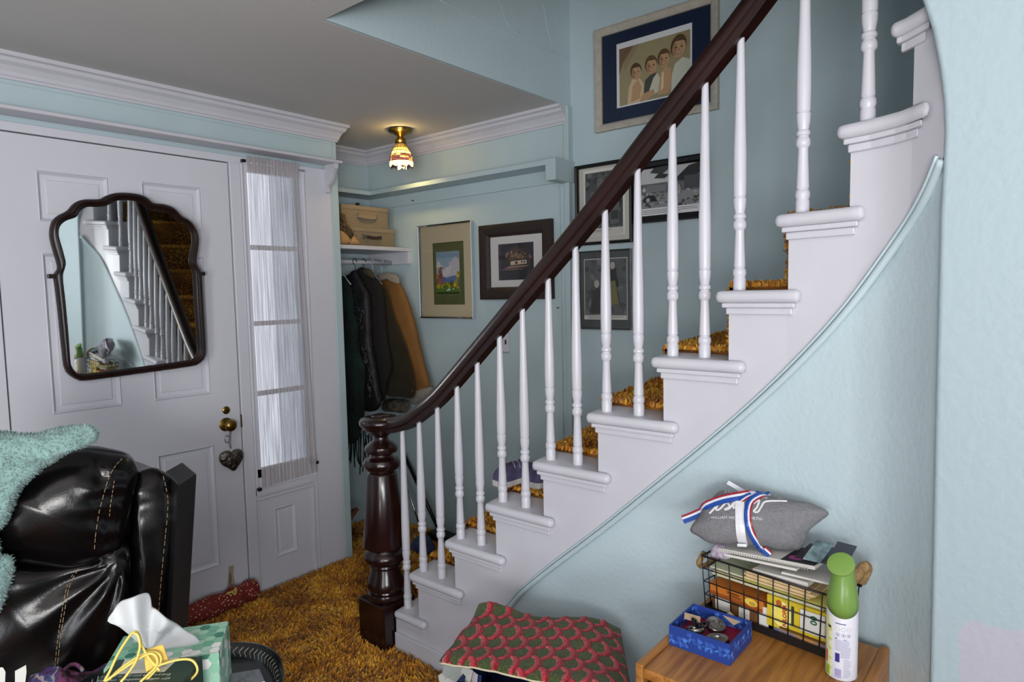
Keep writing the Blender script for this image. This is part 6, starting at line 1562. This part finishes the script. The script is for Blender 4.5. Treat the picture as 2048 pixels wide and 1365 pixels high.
paint('hexagon_print', XB, c_ + Vector((0, 0, BZ0)), -BV, (0, 0, 1), BU, hexes(DB, BZ1 - BZ0, 0.0108, 2), step=0.000012)
paint('hexagon_print', XB, c_ - BU * LB + Vector((0, 0, BZ0)), BU, (0, 0, 1), BV, hexes(LB, BZ1 - BZ0, 0.0108, 3), step=0.000012)
slot = BR - BU * LB * 0.5 + BV * DB * 0.5 + Vector((0, 0, BZ1 + 0.004))
paint('opening', XB, slot - Vector((0, 0, 0.003)), BU, -BV, (0, 0, 1), [((40, 44, 44), oval(0, 0, 0.05, 0.014, 20))], step=0.0001)
# pulled tissue, a separate sheet
TISS = mat('white_tissue', (204, 207, 209), 0.9)
TN = Vector((-0.35, -0.90, 0.25)).normalized(); TP0 = slot + Vector((0, 0, 0.02))
def tq(a, b): return onp(TP0, TN, 160 + a / 4.655, 1160 + b / 4.655)
tb0 = tq(640, 660)
def dts(p):
    r_ = p - tb0; an = atan2(r_.z, r_.dot(RU)); d_ = r_.length
    return TN * (0.013 * min(1, d_ / 0.05) * sin(7 * an + 1.2 + 3 * hnoise(p, 8)) + 0.004 * hnoise(p, 30))
o = puff('facial_tissue', [tq(a, b) for a, b in ((255, 390), (300, 310), (345, 240), (400, 192), (520, 142), (590, 126), (640, 136), (662, 190), (672, 262), (715, 282), (800, 340), (900, 420), (990, 480), (1062, 512), (1105, 548), (1116, 596), (1080, 634), (960, 668), (835, 688), (720, 660), (620, 640), (540, 590), (460, 530), (360, 450))],
         0.010, 0.008, TN, TISS, rings=16, N=130, disp=dts, power=4, smooth_outline=3, center=tq(640, 470)); tag(o, 'white facial tissue pulled up out of the hexagon box', 'tissue')

# dark green kit box in front with label and upside-down print
KZ1 = 0.800
kit = empty('kit_box', (0.42, 1.13, 0.67), 'dark green box with a white label and white print, nearest the camera', 'box')
KR = onz(KZ1, 405, 1313); KL = onz(KZ1, 235, 1319.5)
KU = (KR - KL).normalized(); KV = Vector((KU.y, -KU.x, 0))
if KV.y > 0: KV = -KV
KW = (KR - KL).length
DGR = mat('dark_green_card', (44, 66, 58), 0.5)
mb = MB(); mb.obox(Vector((KL.x, KL.y, TZ + 0.006)), KU * KW, KV * 0.10, (0, 0, KZ1 - TZ - 0.006)); mb.build('carton', DGR, kit, bevel=0.002)
def kt(a, b): q = onz(KZ1, 160 + a / 4.655, 1160 + b / 4.655) - Vector((KL.x, KL.y, KZ1)); return (q.dot(KU), q.dot(KV))
def kcl(p): return (min(max(p[0], 0.002), KW - 0.002), min(max(p[1], 0.002), 0.098))
lab = [kcl(kt(*p)) for p in ((340, 885), (430, 735), (940, 712), (785, 862))]
pr = [((214, 216, 204), lab)]
for k in range(5):
    t0 = 0.15 + 0.15 * k; A0 = Vector(lab[1]).lerp(Vector(lab[0]), t0); A1 = Vector(lab[2]).lerp(Vector(lab[3]), t0)
    A1 = A0.lerp(A1, 0.9 if k % 2 else 0.7); A0 = A0.lerp(A1, 0.08)
    dv = (Vector(lab[0]) - Vector(lab[1])) * 0.02
    pr.append(((150, 152, 156), [tuple(A0), tuple(A1), tuple(A1 + dv), tuple(A0 + dv)]))
paint('shipping_label', kit, (KL.x, KL.y, KZ1), KU, KV, (0, 0, 1), pr, step=0.0003)
KT = mat('pale_print', (206, 214, 206), 0.6)
for s_, (a, b), sz in (('Everywhere you go, in good company', (852, 876), 0.0095), ('60+ million members, one-of-a-kind', (848, 912), 0.0095)):
    q = onz(KZ1, 160 + a / 4.655, 1160 + b / 4.655)
    vs, fs = text_g(s_, sz, q + Vector((0, 0, 0.0005)), -KU, KV, (0, 0, 1), depth=0.0)
    # keep the line on the lid
    mk('lettering', [q_ if (Vector(q_) - KL).dot(KU) > 0.003 else Vector(q_) + KU * (0.003 - (Vector(q_) - KL).dot(KU)) for q_ in vs], fs, KT, kit)

# yellow cable with its yellow plug block lying on the kit box
yc = empty('yellow_cable', (0.44, 1.15, KZ1), 'coiled yellow cable with a square yellow plug on the dark green box', 'cable')
YN = Vector((-0.30, -0.80, 0.52)).normalized(); YP = Vector((0.45, 1.135, KZ1 + 0.018))
def yq(a, b, off=0.0): return onp(YP + YN * off, YN, 160 + a / 4.655, 1160 + b / 4.655)
YELP = mat('yellow_plastic', (226, 190, 84), 0.45); YELC = mat('yellow_cable_skin', (226, 202, 104), 0.4)
prism('plug_block', catmull([yq(*p) for p in ((590, 668), (600, 656), (680, 630), (760, 604), (778, 610), (800, 680), (828, 750), (820, 768), (720, 812), (628, 858), (612, 850), (600, 760))], 2, True), -YN * 0.012, YELP, yc, bevel=0.002)
for i, (pts, off) in enumerate((([(225, 950), (280, 850), (350, 700), (430, 570), (490, 495), (530, 490), (556, 540), (580, 620), (640, 730), (700, 800), (740, 850)], 0.010), ([(270, 935), (330, 870), (430, 790), (560, 710), (660, 676), (730, 690), (755, 740), (735, 800), (690, 860), (600, 955)], 0.006),
        ([(240, 945), (330, 880), (450, 800), (570, 725), (650, 690), (700, 705), (722, 760), (700, 820), (640, 880), (560, 955)], 0.008), ([(690, 815), (790, 780), (900, 750), (1000, 742), (1060, 766), (1092, 826), (1080, 880), (1010, 950)], 0.004), ([(380, 955), (450, 870), (520, 760), (556, 640), (552, 560), (530, 510), (500, 500)], 0.009))):
    tube('cable_loop', catmull([yq(a, b, off + 0.002 * i) for a, b in pts], 6), 0.0021, YELC, yc, seg=8, up=YN)

# multicoloured crochet blanket at the lower left with two care tags
cb = empty('crochet_blanket', (0.22, 1.45, 0.55), 'purple multicoloured crochet blanket on the recliner arm, with white care tags', 'blanket')
YARN = mat('variegated_yarn', (62, 38, 80), 0.95, bump=1.0, bscale=70, var=1, vscale=24, var_rgb=(40, 26, 34))
nt = YARN.node_tree
for n_ in nt.nodes:
    if n_.type == 'VALTORGB':
        for p_, c_2 in ((0.42, (104, 50, 84)), (0.5, (46, 46, 92)), (0.56, (150, 134, 126)), (0.60, (50, 70, 112))): e_ = n_.color_ramp.elements.new(p_); e_.color = (*lin(c_2), 1)
CN = Vector((-0.20, -0.85, 0.45)).normalized(); CP0 = Vector((0.28, 1.56, 0.66))
def cq(x, y, off=0): return onp(CP0 + CN * off, CN, x, y)
puff('crochet', [cq(*p) for p in ((50, 1370), (62, 1352), (85, 1342), (95, 1332), (115, 1333), (140, 1342), (170, 1345), (195, 1338), (215, 1326), (245, 1340), (250, 1380), (240, 1440), (120, 1460), (30, 1440), (30, 1390))], 0.030, 0.03, CN, YARN, cb, rings=14, N=120, disp=lambda p: CN * (0.008 * hnoise(p, 45) + 0.005 * hnoise(p, 90)) + Vector((0, 0, 0.004 * hnoise(p, 70))), smooth_outline=3)
tube('yarn_loop', catmull([cq(*p, 0.02) for p in ((128, 1342), (140, 1331), (152, 1330), (163, 1338), (166, 1344))], 5), 0.004, YARN, cb, seg=7, up=CN)
prism('care_tag', [cq(*p, 0.03) for p in ((30, 1343), (52, 1331), (53, 1345), (49, 1378), (30, 1382))], -CN * 0.0008, PAPER, cb)
prism('care_tag', [cq(*p, 0.03) for p in ((-20, 1335), (6, 1336), (11, 1345), (9, 1385), (-20, 1385))], -CN * 0.0008, PAPER, cb)
